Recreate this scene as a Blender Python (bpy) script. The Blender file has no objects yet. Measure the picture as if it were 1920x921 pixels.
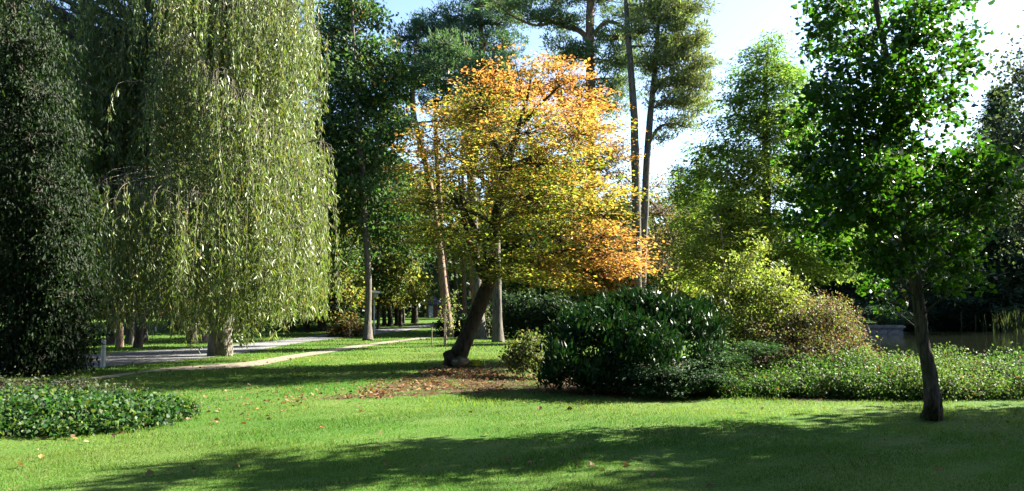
import bpy, math, numpy as np
from math import sin, cos, pi, radians, tan, atan, sqrt
C = bpy.context.scene
COL = C.collection
# ------------------------------------------------------------------ camera
EYE = 1.65; F = 1663.0; HOR = 583.0
PITCH = atan((HOR - 460.5) / F)
cam = bpy.data.cameras.new("camera"); cam_o = bpy.data.objects.new("camera", cam); COL.objects.link(cam_o)
cam_o.location = (0, 0, EYE); cam_o.rotation_euler = (pi/2 + PITCH, 0, 0)
cam.sensor_width = 36; cam.lens = F/1920*36; cam.clip_start = .1; cam.clip_end = 3000
C.camera = cam_o
# ------------------------------------------------------------------ sky and sun
SUN_AZ = 63.0; SUN_EL = 33.0       # azimuth clockwise from +Y
w = bpy.data.worlds.new("World"); C.world = w; w.use_nodes = True
nt = w.node_tree; sky = nt.nodes.new("ShaderNodeTexSky"); sky.sky_type = 'NISHITA'; sky.sun_disc = False
sky.sun_elevation = radians(SUN_EL); sky.sun_rotation = radians(SUN_AZ)
sky.air_density = .8; sky.dust_density = 1.0; sky.ozone_density = 2.5; sky.altitude = 50
nt.links.new(sky.outputs[0], nt.nodes["Background"].inputs[0]); nt.nodes["Background"].inputs[1].default_value = 0.05
sl = bpy.data.lights.new("sun", 'SUN'); sl.energy = 5.0; sl.angle = radians(.5); sl.color = (1, .94, .80)
so = bpy.data.objects.new("sun", sl); COL.objects.link(so)
so.rotation_euler = (radians(90 - SUN_EL), 0, radians(180 - SUN_AZ - 0) + 0)
import mathutils
_sd = mathutils.Vector((sin(radians(SUN_AZ))*cos(radians(SUN_EL)), cos(radians(SUN_AZ))*cos(radians(SUN_EL)), sin(radians(SUN_EL))))
so.rotation_euler = _sd.to_track_quat('Z', 'Y').to_euler(); so.location = (30, 0, 30)
C.view_settings.view_transform = 'Standard'; C.view_settings.look = 'None'
C.view_settings.exposure = 3.0; C.view_settings.gamma = 1
C.cycles.max_bounces = 6; C.cycles.diffuse_bounces = 3; C.cycles.glossy_bounces = 2
C.cycles.transmission_bounces = 3; C.cycles.transparent_max_bounces = 4
C.cycles.use_denoising = True
C.cycles.sample_clamp_indirect = 4

# ------------------------------------------------------------------ helpers
R = np.random.default_rng(7)
def ss(t): t = np.clip(t, 0, 1); return t*t*(3-2*t)
POND = np.array([(10.5,25),(15,22.2),(40,21.5),(95,30),(100,80),(70,90),(36,89),(27,86),(22,66),(17,48),(11.5,33)], float)
def pip(x, y, P):
    x = np.asarray(x, float); y = np.asarray(y, float); ins = np.zeros(x.shape, bool); n = len(P)
    for i in range(n):
        x0, y0 = P[i]; x1, y1 = P[(i+1) % n]
        if y0 == y1: continue
        c = ((y0 > y) != (y1 > y)) & (x < (x1-x0)*(y-y0)/(y1-y0)+x0); ins ^= c
    return ins
def pdist(x, y, P, closed=True):
    x = np.asarray(x, float); y = np.asarray(y, float); d = np.full(x.shape, 1e9); n = len(P)
    for i in range(n if closed else n-1):
        a = P[i]; b = P[(i+1) % n]; e = b-a; t = np.clip(((x-a[0])*e[0]+(y-a[1])*e[1])/(e@e+1e-12), 0, 1)
        d = np.minimum(d, np.hypot(x-a[0]-t*e[0], y-a[1]-t*e[1]))
    return d
def gz(x, y):
    x = np.asarray(x, float); y = np.asarray(y, float)
    h = 0.9*ss((y-50)/42)*ss((14-x)/12)
    ins = pip(x, y, POND); d = pdist(x, y, POND)
    return h + np.where(ins, -1.3*ss(d/1.6), 0)
def ray(px, py):
    a = (px-960)/F; b = (460.5-py)/F
    return np.array([a, cos(PITCH)-b*sin(PITCH), sin(PITCH)+b*cos(PITCH)])
def P3(px, py, D):
    d = ray(px, py); return np.array([0, 0, EYE]) + d*(D/d[1])
def G(px, py):
    d = ray(px, py); D = 6.0; step = .25
    while D < 220:
        p = np.array([0, 0, EYE]) + d*(D/d[1])
        if p[2] <= float(gz(p[0], p[1])): break
        D += step
    return np.array([p[0], p[1], float(gz(p[0], p[1]))])
def pxm(D): return D/F
def nrmz(v): return v/np.maximum(np.linalg.norm(v, axis=-1, keepdims=True), 1e-9)
class NZ:
    """cheap smooth noise in 3-D"""
    def __init__(s, seed, k=10, sc=1.0):
        r = np.random.default_rng(seed); s.d = r.normal(size=(k, 3))*sc; s.p = r.uniform(0, 6.28, k); s.k = k
    def __call__(s, p): return np.sin(p @ s.d.T + s.p).sum(-1)/sqrt(s.k/2.)*.7

def mesh_np(name, V, faces, mat, parent=None, origin=None, col=None, smooth=False):
    """faces: list of (N,k) int arrays; col: (Nfaces,3)"""
    V = np.asarray(V, np.float32).reshape(-1, 3)
    if origin is not None: V = V - np.asarray(origin, np.float32)
    me = bpy.data.meshes.new(name)
    faces = [f for f in faces if len(f)]
    me.vertices.add(len(V)); me.vertices.foreach_set("co", V.ravel())
    idx = np.concatenate([f.ravel() for f in faces]).astype(np.int32)
    tot = np.concatenate([np.full(len(f), f.shape[1], np.int32) for f in faces])
    st = np.concatenate([[0], np.cumsum(tot)[:-1]]).astype(np.int32)
    me.loops.add(len(idx)); me.loops.foreach_set("vertex_index", idx)
    me.polygons.add(len(tot)); me.polygons.foreach_set("loop_start", st)
    me.polygons.foreach_set("use_smooth", np.full(len(tot), smooth, bool))
    me.update(calc_edges=True)
    if col is not None:
        a = me.attributes.new("tint", 'FLOAT_COLOR', 'FACE')
        c4 = np.ones((len(tot), 4), np.float32); c4[:, :3] = np.asarray(col)*.64; a.data.foreach_set("color", c4.ravel())
    me.materials.append(mat)
    o = bpy.data.objects.new(name, me); COL.objects.link(o)
    if parent is not None: o.parent = parent
    return o
class MB:
    def __init__(s): s.V = []; s.F = {}; s.n = 0
    def add(s, V, *Fs):
        V = np.asarray(V, float).reshape(-1, 3); s.V.append(V)
        for f in Fs:
            f = np.asarray(f, int)
            s.F.setdefault(f.shape[1], []).append(f+s.n)
        s.n += len(V)
    def build(s, name, mat, parent=None, origin=None, smooth=False):
        return mesh_np(name, np.concatenate(s.V), [np.concatenate(v) for v in s.F.values()], mat, parent, origin, None, smooth)
    def box(s, c, d, rz=0, taper=1.0):
        c = np.array(c, float); d = np.array(d, float)/2
        q = np.array([(-1,-1,-1),(1,-1,-1),(1,1,-1),(-1,1,-1),(-1,-1,1),(1,-1,1),(1,1,1),(-1,1,1)], float)*d
        q[4:, :2] *= taper
        ca, sa = cos(rz), sin(rz); q = np.stack([q[:,0]*ca-q[:,1]*sa, q[:,0]*sa+q[:,1]*ca, q[:,2]], 1)+c
        s.add(q, [(0,3,2,1),(4,5,6,7),(0,1,5,4),(1,2,6,5),(2,3,7,6),(3,0,4,7)])
    def lathe(s, c, prof, n=12):
        c = np.array(c, float); a = np.linspace(0, 2*pi, n, endpoint=False); rows = []
        for (r, z) in prof: rows.append(np.stack([c[0]+r*np.cos(a), c[1]+r*np.sin(a), np.full(n, c[2]+z)], 1))
        V = np.concatenate(rows); f = []
        for i in range(len(prof)-1):
            for j in range(n): f.append((i*n+j, i*n+(j+1) % n, (i+1)*n+(j+1) % n, (i+1)*n+j))
        s.add(V, f); m = len(prof)-1
        s.add(V[m*n:], [tuple(range(n))])
def catmull(P, m):
    P = np.asarray(P, float); Q = np.vstack([2*P[0]-P[1], P, 2*P[-1]-P[-2]]); out = []
    for i in range(len(P)-1):
        p0, p1, p2, p3 = Q[i:i+4]
        for t in np.linspace(0, 1, m, endpoint=False):
            out.append(.5*((2*p1)+(-p0+p2)*t+(2*p0-5*p1+4*p2-p3)*t*t+(-p0+3*p1-3*p2+p3)*t**3))
    out.append(P[-1]); return np.array(out)
def tube(mb, pts, m=4, sides=10, rough=.06, flare=0, seed=1, twist=0, furrow=0, lobes=5):
    """pts (n,4): x,y,z,radius. one limb swept along a smooth path with knobbly bark relief"""
    Q = catmull(pts, m) if m > 1 else np.asarray(pts, float)
    X = Q[:, :3]; r = Q[:, 3]; T = nrmz(np.gradient(X, axis=0)); ref = np.array([1., .13, .05])
    A = nrmz(np.cross(T, ref)); 
    if abs(T[0, 2]) < .3: A = nrmz(np.cross(T, np.array([.1, .1, 1.])))
    B = np.cross(T, A); th = np.linspace(0, 2*pi, sides, endpoint=False)
    L = np.concatenate([[0], np.cumsum(np.linalg.norm(np.diff(X, axis=0), axis=1))])
    nz = NZ(seed, 14, 3.0)
    TH = th[None, :]+twist*L[:, None]
    dirs = np.cos(TH)[..., None]*A[:, None]+np.sin(TH)[..., None]*B[:, None]
    rr = r[:, None]*(1+rough*nz(np.concatenate([np.cos(TH)[..., None]*1.2, np.sin(TH)[..., None]*1.2, np.broadcast_to(L[:, None, None]*.9/np.maximum(.25, r[0]*3), TH.shape+(1,))], -1)))
    if furrow: rr = rr*(1+furrow*np.abs(np.sin(th[None, :]*sides/4.+2.2*nz(np.stack([np.cos(TH), np.sin(TH), np.broadcast_to(L[:, None]*1.5, TH.shape)], -1)))))
    if flare: rr = rr*(1+flare*np.exp(-L/ (r[0]*1.6))[:, None]*(.35+.65*np.abs(np.cos(th*lobes/2+seed))[None, :]))
    V = X[:, None]+dirs*rr[..., None]; n = len(X); V = V.reshape(-1, 3)
    i = np.arange(n-1)[:, None]; j = np.arange(sides)[None, :]; j2 = (j+1) % sides
    f = np.stack([i*sides+j, i*sides+j2, (i+1)*sides+j2, (i+1)*sides+j], -1).reshape(-1, 4)
    mb.add(V, f)
    return Q
def tubes(mb, P0, PM, P2, r0, r1, m=4, s=4):
    """many thin limbs at once along quadratic curves"""
    P0, PM, P2 = [np.asarray(a, float) for a in (P0, PM, P2)]; N = len(P0)
    if N == 0: return
    t = np.linspace(0, 1, m)[None, :, None]
    X = (1-t)**2*P0[:, None]+2*t*(1-t)*PM[:, None]+t*t*P2[:, None]
    T = nrmz(P2-P0); ref = np.where(np.abs(T[:, 2:3]) > .8, np.array([[1., 0, 0]]), np.array([[0, 0, 1.]]))
    A = nrmz(np.cross(T, ref)); B = np.cross(T, A); th = np.linspace(0, 2*pi, s, endpoint=False)
    D = np.cos(th)[None, None, :, None]*A[:, None, None]+np.sin(th)[None, None, :, None]*B[:, None, None]
    rr = (np.asarray(r0).reshape(-1, 1)*(1-t[..., 0])+np.asarray(r1).reshape(-1, 1)*t[..., 0])
    V = X[:, :, None]+D*rr[:, :, None, None]
    i = np.arange(m-1)[:, None]; j = np.arange(s)[None, :]; j2 = (j+1) % s
    f = np.stack([i*s+j, i*s+j2, (i+1)*s+j2, (i+1)*s+j], -1).reshape(-1, 4)
    Fc = (np.arange(N)[:, None, None]*m*s+f[None]).reshape(-1, 4)
    mb.add(V.reshape(-1, 3), Fc)
# leaf outlines: (along, across, up)
RHOMB = lambda w: np.array([(0,0,0),(.42,w/2,.07),(1,0,0),(.42,-w/2,.07)])
DIA = lambda w: np.array([(0,0,0),(.5,w*.62,.08),(1,0,-.03),(.5,-w*.62,.08)])
OVAL = lambda w: np.array([(0,0,0),(.3,w/2,.05),(.75,w*.4,.04),(1,0,-.05),(.75,-w*.4,.04),(.3,-w/2,.05)])
FAN = np.array([(0,0,0),(.62,.55,.08),(.95,.3,.0),(.86,0,-.03),(.97,-.28,.02),(.62,-.55,.08)])
NEED = lambda w: np.array([(0,-w/2,0),(0,w/2,0),(1,0,0)])
IVY = np.array([(0,0,0),(.15,.45,.05),(.55,.35,.03),(1,0,0),(.55,-.35,.03),(.15,-.45,.05)])
def leaves(pos, d, nr, size, tpl):
    d = nrmz(d); v = nrmz(np.cross(nr, d)); n = np.cross(d, v); k = len(tpl)
    V = pos[:, None]+size[:, None, None]*(tpl[None, :, :1]*d[:, None]+tpl[None, :, 1:2]*v[:, None]+tpl[None, :, 2:3]*n[:, None])
    return V.reshape(-1, 3), (np.arange(len(pos))[:, None]*k+np.arange(k)[None]).astype(np.int32)
def empty(name, loc, label, cat, group=None):
    o = bpy.data.objects.new(name, None); COL.objects.link(o); o.location = loc; o.empty_display_size = .3
    return tag(o, label, cat, group)
def tag(o, label=None, cat=None, group=None, kind=None):
    if label: o["label"] = label
    if cat: o["category"] = cat
    if group: o["group"] = group
    if kind: o["kind"] = kind
    return o
def copy_tree(o, parent=None):
    c = o.copy(); COL.objects.link(c); c.parent = parent
    for ch in [x for x in o.children]: copy_tree(ch, c)
    return c

# ------------------------------------------------------------------ materials
def newmat(name):
    m = bpy.data.materials.new(name); m.use_nodes = True; t = m.node_tree; t.nodes.clear()
    out = t.nodes.new("ShaderNodeOutputMaterial"); return m, t, out
def leafmat(name, trans=.4, rough=.45, spec=.5, tcol=(1.25, 1.35, .6)):
    m, t, out = newmat(name); N = t.nodes.new; L = t.links.new
    at = N("ShaderNodeAttribute"); at.attribute_name = "tint"
    pb = N("ShaderNodeBsdfPrincipled"); pb.inputs["Roughness"].default_value = rough; pb.inputs["Specular IOR Level"].default_value = spec*.6
    L(at.outputs["Color"], pb.inputs["Base Color"])
    mul = N("ShaderNodeVectorMath"); mul.operation = 'MULTIPLY'; mul.inputs[1].default_value = tcol; L(at.outputs["Color"], mul.inputs[0])
    tr = N("ShaderNodeBsdfTranslucent"); L(mul.outputs[0], tr.inputs[0])
    mx = N("ShaderNodeMixShader"); mx.inputs[0].default_value = trans; L(pb.outputs[0], mx.inputs[1]); L(tr.outputs[0], mx.inputs[2]); L(mx.outputs[0], out.inputs[0])
    return m
def bark(name, c1, c2, scale=(14, 14, 2.5), bump=.6, lichen=None, dist=.03):
    c1 = tuple(x*.62 for x in c1); c2 = tuple(x*.62 for x in c2); lichen = lichen and tuple(x*.62 for x in lichen)
    m, t, out = newmat(name); N = t.nodes.new; L = t.links.new
    tc = N("ShaderNodeTexCoord"); mp = N("ShaderNodeMapping"); mp.inputs["Scale"].default_value = scale; L(tc.outputs["Object"], mp.inputs[0])
    n1 = N("ShaderNodeTexNoise"); n1.inputs["Scale"].default_value = 1; n1.inputs["Detail"].default_value = 6; n1.inputs["Roughness"].default_value = .65; n1.inputs["Distortion"].default_value = .6; L(mp.outputs[0], n1.inputs[0])
    r = N("ShaderNodeValToRGB"); r.color_ramp.elements[0].position = .36; r.color_ramp.elements[1].position = .62
    r.color_ramp.elements[0].color = (*c1, 1); r.color_ramp.elements[1].color = (*c2, 1); L(n1.outputs[0], r.inputs[0])
    pb = N("ShaderNodeBsdfPrincipled"); pb.inputs["Roughness"].default_value = .9; pb.inputs["Specular IOR Level"].default_value = .2
    c = r.outputs[0]
    if lichen:
        n2 = N("ShaderNodeTexNoise"); n2.inputs["Scale"].default_value = 2.3; n2.inputs["Detail"].default_value = 4; L(tc.outputs["Object"], n2.inputs[0])
        r2 = N("ShaderNodeValToRGB"); r2.color_ramp.elements[0].position = .5; r2.color_ramp.elements[1].position = .68; L(n2.outputs[0], r2.inputs[0])
        mx = N("ShaderNodeMix"); mx.data_type = 'RGBA'; L(r2.outputs[0], mx.inputs[0]); L(c, mx.inputs[6]); mx.inputs[7].default_value = (*lichen, 1); c = mx.outputs[2]
    L(c, pb.inputs["Base Color"])
    b = N("ShaderNodeBump"); b.inputs["Strength"].default_value = bump; b.inputs["Distance"].default_value = dist; L(n1.outputs[0], b.inputs["Height"]); L(b.outputs[0], pb.inputs["Normal"]); L(pb.outputs[0], out.inputs[0])
    return m
def plain(name, c, rough=.7, c2=None, scale=6, metal=0, bump=0, detail=5):
    m, t, out = newmat(name); N = t.nodes.new; L = t.links.new
    tc = N("ShaderNodeTexCoord"); n = N("ShaderNodeTexNoise"); n.inputs["Scale"].default_value = scale; n.inputs["Detail"].default_value = detail; L(tc.outputs["Object"], n.inputs[0])
    r = N("ShaderNodeValToRGB"); r.color_ramp.elements[0].position = .38; r.color_ramp.elements[1].position = .64
    c2 = c2 or tuple(x*.75 for x in c); c = tuple(x*.66 for x in c); c2 = tuple(x*.66 for x in c2); r.color_ramp.elements[0].color = (*c2, 1); r.color_ramp.elements[1].color = (*c, 1); L(n.outputs[0], r.inputs[0])
    pb = N("ShaderNodeBsdfPrincipled"); pb.inputs["Roughness"].default_value = rough; pb.inputs["Metallic"].default_value = metal; L(r.outputs[0], pb.inputs["Base Color"])
    if bump:
        b = N("ShaderNodeBump"); b.inputs["Strength"].default_value = bump; b.inputs["Distance"].default_value = .02; L(n.outputs[0], b.inputs["Height"]); L(b.outputs[0], pb.inputs["Normal"])
    L(pb.outputs[0], out.inputs[0]); return m
def groundmat():
    m, t, out = newmat("lawn_ground"); N = t.nodes.new; L = t.links.new
    tc = N("ShaderNodeTexCoord")
    def noise(s, d=5, r=.6):
        n = N("ShaderNodeTexNoise"); n.inputs["Scale"].default_value = s; n.inputs["Detail"].default_value = d; n.inputs["Roughness"].default_value = r; L(tc.outputs["Object"], n.inputs[0]); return n
    def ramp(src, p0, c0, p1, c1):
        r = N("ShaderNodeValToRGB"); r.color_ramp.elements[0].position = p0; r.color_ramp.elements[1].position = p1
        r.color_ramp.elements[0].color = (*c0, 1); r.color_ramp.elements[1].color = (*c1, 1); L(src, r.inputs[0]); return r
    def mix(f, a, b, ty='MIX'):
        mx = N("ShaderNodeMix"); mx.data_type = 'RGBA'; mx.blend_type = ty
        if isinstance(f, float): mx.inputs[0].default_value = f
        else: L(f, mx.inputs[0])
        L(a, mx.inputs[6]); L(b, mx.inputs[7]); return mx.outputs[2]
    big = noise(.35, 4); fine = noise(28, 4); mid = noise(2.6, 5)
    g1 = ramp(big.outputs[0], .38, (.044, .100, .016), .62, (.074, .118, .026))
    g2 = ramp(fine.outputs[0], .35, (.6, .6, .6), .7, (1.2, 1.2, 1.2))
    g3 = ramp(mid.outputs[0], .4, (.85, .95, .8), .62, (1.15, 1.05, 1.2))
    c = mix(1.0, g1.outputs[0], g2.outputs[0], 'MULTIPLY'); c = mix(1.0, c, g3.outputs[0], 'MULTIPLY')
    soil = ramp(fine.outputs[0], .35, (.022, .014, .008), .7, (.085, .055, .033))
    at = N("ShaderNodeAttribute"); at.attribute_name = "bare"
    ad = N("ShaderNodeMath"); ad.operation = 'ADD'; L(at.outputs["Fac"], ad.inputs[0]); 
    sc = N("ShaderNodeMath"); sc.operation = 'MULTIPLY_ADD'; sc.inputs[1].default_value = 1.4; sc.inputs[2].default_value = -.7; L(mid.outputs[0], sc.inputs[0]); L(sc.outputs[0], ad.inputs[1])
    rm = ramp(ad.outputs[0], .42, (0, 0, 0), .6, (1, 1, 1))
    c = mix(rm.outputs[0], c, soil.outputs[0])
    pb = N("ShaderNodeBsdfPrincipled"); pb.inputs["Roughness"].default_value = .9; pb.inputs["Specular IOR Level"].default_value = .05
    L(c, pb.inputs["Base Color"]); b = N("ShaderNodeBump"); b.inputs["Strength"].default_value = .7; b.inputs["Distance"].default_value = .04
    L(fine.outputs[0], b.inputs["Height"]); L(b.outputs[0], pb.inputs["Normal"]); L(pb.outputs[0], out.inputs[0]); return m
def watermat():
    m, t, out = newmat("pond_water"); N = t.nodes.new; L = t.links.new
    pb = N("ShaderNodeBsdfPrincipled"); pb.inputs["Base Color"].default_value = (.008, .011, .006, 1); pb.inputs["Roughness"].default_value = .07
    tc = N("ShaderNodeTexCoord"); n = N("ShaderNodeTexNoise"); n.inputs["Scale"].default_value = 2.2; n.inputs["Detail"].default_value = 3; L(tc.outputs["Object"], n.inputs[0])
    b = N("ShaderNodeBump"); b.inputs["Strength"].default_value = .12; b.inputs["Distance"].default_value = .02; L(n.outputs[0], b.inputs["Height"]); L(b.outputs[0], pb.inputs["Normal"]); L(pb.outputs[0], out.inputs[0]); return m
M = {}
M['ground'] = groundmat(); M['water'] = watermat()
M['grass'] = leafmat("grass_blades", .40, .6, .12, (1.25, 1.3, .55))
M['leaf'] = leafmat("broad_leaf", .42, .55, .3)
M['ginkgo'] = leafmat("fan_leaf", .5, .33, .5, (1.3, 1.5, .5))
M['feather'] = leafmat("soft_needle", .5, .6, .25)
M['willow'] = leafmat("willow_leaf", .30, .45, .6, (1.2, 1.3, .5))
M['amber'] = leafmat("autumn_leaf", .55, .5, .4, (1.25, 1.15, .6))
M['gloss'] = leafmat("glossy_leaf", .14, .5, .32)
M['needle'] = leafmat("needle", .34, .6, .2)
M['dry'] = leafmat("dry_leaf", .25, .7, .2, (1.2, 1.0, .7))
M['bark_dark'] = bark("dark_bark", (.018, .014, .010), (.085, .068, .050), (16, 16, 3), .9, (.07, .075, .045))
M['bark_grey'] = bark("grey_bark", (.05, .042, .034), (.20, .175, .145), (18, 18, 3), .8)
M['bark_willow'] = bark("willow_bark", (.07, .062, .045), (.26, .235, .18), (13, 13, 2.2), 1.0)
M['bark_pine'] = bark("pine_bark", (.13, .075, .052), (.38, .25, .18), (12, 12, 3), .8, dist=.03)
M['bark_ginkgo'] = bark("furrowed_bark", (.035, .027, .02), (.19, .15, .11), (22, 22, 4.5), 1.0, (.10, .10, .06))
M['twig'] = plain("twig", (.085, .065, .05), .85, (.03, .022, .017), 9)
M['palewood'] = plain("pale_wood", (.34, .27, .18), .8, (.08, .055, .035), 7, bump=.4)
M['asphalt'] = plain("asphalt", (.20, .20, .205), .85, (.135, .135, .14), 30, bump=.3)
M['dirt'] = plain("dirt_path", (.27, .225, .16), .9, (.13, .105, .065), 5, bump=.5)
M['white'] = plain("white_paint", (.78, .76, .78), .5, (.66, .64, .66), 5)
M['metal'] = plain("pale_painted_metal", (.8, .79, .74), .5, (.66, .65, .6), 7)
M['lampglass'] = plain("lamp_glass", (.62, .60, .50), .25, (.5, .48, .4), 5)
M['stone'] = plain("stone", (.19, .18, .18), .8, (.09, .085, .085), 4, bump=.5)
M['brick'] = plain("red_brick", (.22, .075, .05), .85, (.12, .04, .03), 14)
M['slate'] = plain("slate", (.06, .055, .075), .6, (.035, .03, .045), 8)
M['render'] = plain("cream_render", (.22, .21, .17), .85, (.17, .16, .13), 1.2)
M['glass'] = plain("window_glass", (.04, .05, .06), .08)
M['door'] = plain("pale_door", (.45, .50, .45), .6, (.36, .4, .36), 8)
M['stake'] = plain("wooden_stake", (.32, .25, .16), .8, (.18, .13, .08), 12)

def jit(base, n, r, amt=.25, hue=.1):
    b = np.asarray(base, float); b = np.broadcast_to(b, (n, 3))
    return np.clip(b*(1+amt*r.normal(size=(n, 1)))*(1+hue*r.normal(size=(n, 3))), .004, .9)
# ------------------------------------------------------------------ plant generator
def crown_leaves(cc, out, r, spec):
    """cc cluster centres, out outward directions -> leaf mesh arrays"""
    n = spec['n']; sig = np.array(spec['sig']); N = len(cc)
    p = np.repeat(cc, n, 0)+r.normal(size=(N*n, 3))*sig; o = np.repeat(out, n, 0)
    mode = spec.get('mode', 'random'); rv = r.normal(size=(N*n, 3)); rn = r.normal(size=(N*n, 3))
    if mode == 'random': d = rv+o*.5+np.array([0, 0, -.35]); nr = rn+np.array([0, 0, .9])
    elif mode == 'spray': d = rv*.6+o*1.0; d[:, 2] = d[:, 2]*.4-.12; nr = rn*.35+np.array([0, 0, 1.])
    elif mode == 'feather': d = rv*.7+o*.9; d[:, 2] = d[:, 2]*.6-.4; nr = rn*.8+np.array([0, 0, 1.])
    elif mode == 'droop': d = rv*.45+o*.4+np.array([0, 0, -1.1]); nr = rn+o
    elif mode == 'needle': d = rv+np.array([0, 0, .8])+o*.4; nr = rn
    elif mode == 'up': d = rv*.62+o*.45+np.array([0, 0, 1.]); nr = rn*.6+o*1.0+np.array([0, -.3, 0])
    size = spec['size']*(1+.28*r.normal(size=N*n)).clip(.45, 1.7)
    V, Fc = leaves(p, d, nr, size, spec['tpl']); return V, Fc, p
def grow(name, label, cat, trunk, blobs, spec, colf, mleaf, mbark, group=None, slope=.7, limbs=(), tside=14, tm=5, flare=.5, twist=0, furrow=0,
         rough=.06, shell=.45, strag=.16, twr=.012, limr=.05, seed=1, lobes=5, crown_name="crown", minz=-9, zfloor=None, twist_limb=1.0):
    r = np.random.default_rng(seed); root = empty(name, (trunk[0][0], trunk[0][1], trunk[0][2]), label, cat, group); org = trunk[0][:3]
    tb = MB(); T = [tube(tb, trunk, tm, tside, rough, flare, seed, twist, furrow, lobes)]
    for k, lb in enumerate(limbs): T.append(tube(tb, lb, 4, 8, rough*1.3, 0, seed+k+3))
    TT = np.concatenate(T); lm = MB(); cs = []; os_ = []
    for b in blobs:
        c = np.array(b[:3], float); rad = np.array(b[3:6], float); n = int(b[6])
        d = nrmz(r.normal(size=(n, 3))); u = r.random(n)**shell*(1+strag*np.abs(r.normal(size=n))); cc = c+d*rad*u[:, None]
        # limb from the trunk to the clump
        dist = np.hypot(TT[:, 0]-c[0], TT[:, 1]-c[1]); want = c[2]-slope*dist
        sc = np.abs(TT[:, 2]-want)+.6*dist+50*(TT[:, 2] < minz); i = int(np.argmin(sc)); p0 = TT[i, :3]; lr = max(.012, min(TT[i, 3]*.6, limr*(np.linalg.norm(c-p0)/2.5+.4)))
        mid = (p0+c)/2+np.array([0, 0, .12*np.linalg.norm(c-p0)])*twist_limb+r.normal(size=3)*.06*np.linalg.norm(c-p0)
        tubes(lm, [p0], [mid], [c], [lr], [lr*.25], 7, 6)
        t = np.linspace(.15, 1, 9)[:, None]; LP = (1-t)**2*p0+2*t*(1-t)*mid+t*t*c
        Dm = np.linalg.norm(cc[:, None]-LP[None], axis=2)+r.random((n, 9))*.25*rad.mean(); j = np.argmin(Dm, 1); q = LP[j]
        if twr > 0: tubes(lm, q, (q+cc)/2+r.normal(size=(n, 3))*.12*np.linalg.norm(cc-q, axis=1)[:, None], cc, np.full(n, twr), np.full(n, twr*.3), 3, 3)
        cs.append(cc); os_.append(nrmz(cc-(q*.6+np.array([TT[i, 0], TT[i, 1], q[:, 2].mean()])*.4)))
    cc = np.concatenate(cs); oo = np.concatenate(os_)
    if zfloor is not None: cc[:, 2] = np.maximum(cc[:, 2], zfloor+.1*r.random(len(cc)))
    V, Fc, p = crown_leaves(cc, oo, r, spec)
    tb.build("trunk", mbark, root, org, True)
    if lm.n: lm.build("branches", mbark if twr > .011 else M['twig'], root, org, True)["kind"] = "stuff"
    o = mesh_np(crown_name, V, [Fc], mleaf, root, org, colf(p, r)); o["kind"] = "stuff"
    return root
def bl(px, py, D, rpx, rpy, n, rd=None):
    """a clump of foliage seen at px,py at distance D"""
    c = P3(px, py, D); k = pxm(D); return (*c, rpx*k, (rd if rd else rpx*k*.9), rpy*k, n)
def tp(px, py, D, wpx): return (*P3(px, py, D), wpx*pxm(D)/2)

# ================================================================== GROUND
def axis(a, b, s, far, n=26):
    core = np.arange(a, b+1e-6, s); g = np.geomspace(1, far, n)
    return np.concatenate([(a-g)[::-1], core, b+g])
LITTER = np.array([G(*p)[:2] for p in [(545,752),(600,742),(660,734),(760,700),(800,690),(850,682),(930,684),(1000,694),(1040,735),(960,738),(880,744),(760,748),(640,754)]])
SOIL_IVY = np.array([G(*p)[:2] for p in [(-120,812),(0,818),(90,822),(200,812),(300,796),(352,782),(345,765),(270,752),(190,728),(150,715),(-150,715)]])
SOIL_SHRUB = np.array([G(*p)[:2] for p in [(1010,735),(1100,742),(1300,744),(1500,752),(1700,752),(1960,748),(2200,742),(2100,690),(1900,686),(1620,680),(1330,672),(1050,684)]])
def ground():
    xs = axis(-26, 30, .36, 900); ys = axis(5, 62, .36, 900)
    X, Y = np.meshgrid(xs, ys); Z = gz(X, Y); V = np.stack([X, Y, Z], -1).reshape(-1, 3)
    nx = len(xs); i = np.arange(len(ys)-1)[:, None]; j = np.arange(nx-1)[None]
    f = np.stack([i*nx+j, i*nx+j+1, (i+1)*nx+j+1, (i+1)*nx+j], -1).reshape(-1, 4)
    o = mesh_np("ground", V, [f], M['ground'], smooth=True); tag(o, kind='structure')
    x, y = V[:, 0], V[:, 1]; b = np.zeros(len(V), np.float32)
    for P, w_, hi in ((LITTER, 1.3, .62), (SOIL_IVY, .4, 1.1), (SOIL_SHRUB, .35, 1.2)):
        d = pdist(x, y, P); s = np.where(pip(x, y, P), d, -d); b = np.maximum(b, hi*ss((s+w_*.5)/w_))
    for (px, py, rad) in ((1752, 788, .55), (412, 668, 1.1), (690, 638, .8), (1160, 746, .5)):
        g = G(px, py); b = np.maximum(b, .75*ss(1-np.hypot(x-g[0], y-g[1])/rad))
    b = np.maximum(b, np.where(pip(x, y, POND), 1.2, 0).astype(np.float32))
    a = o.data.attributes.new("bare", 'FLOAT', 'POINT'); a.data.foreach_set("value", b.astype(np.float32))
ground()
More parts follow.
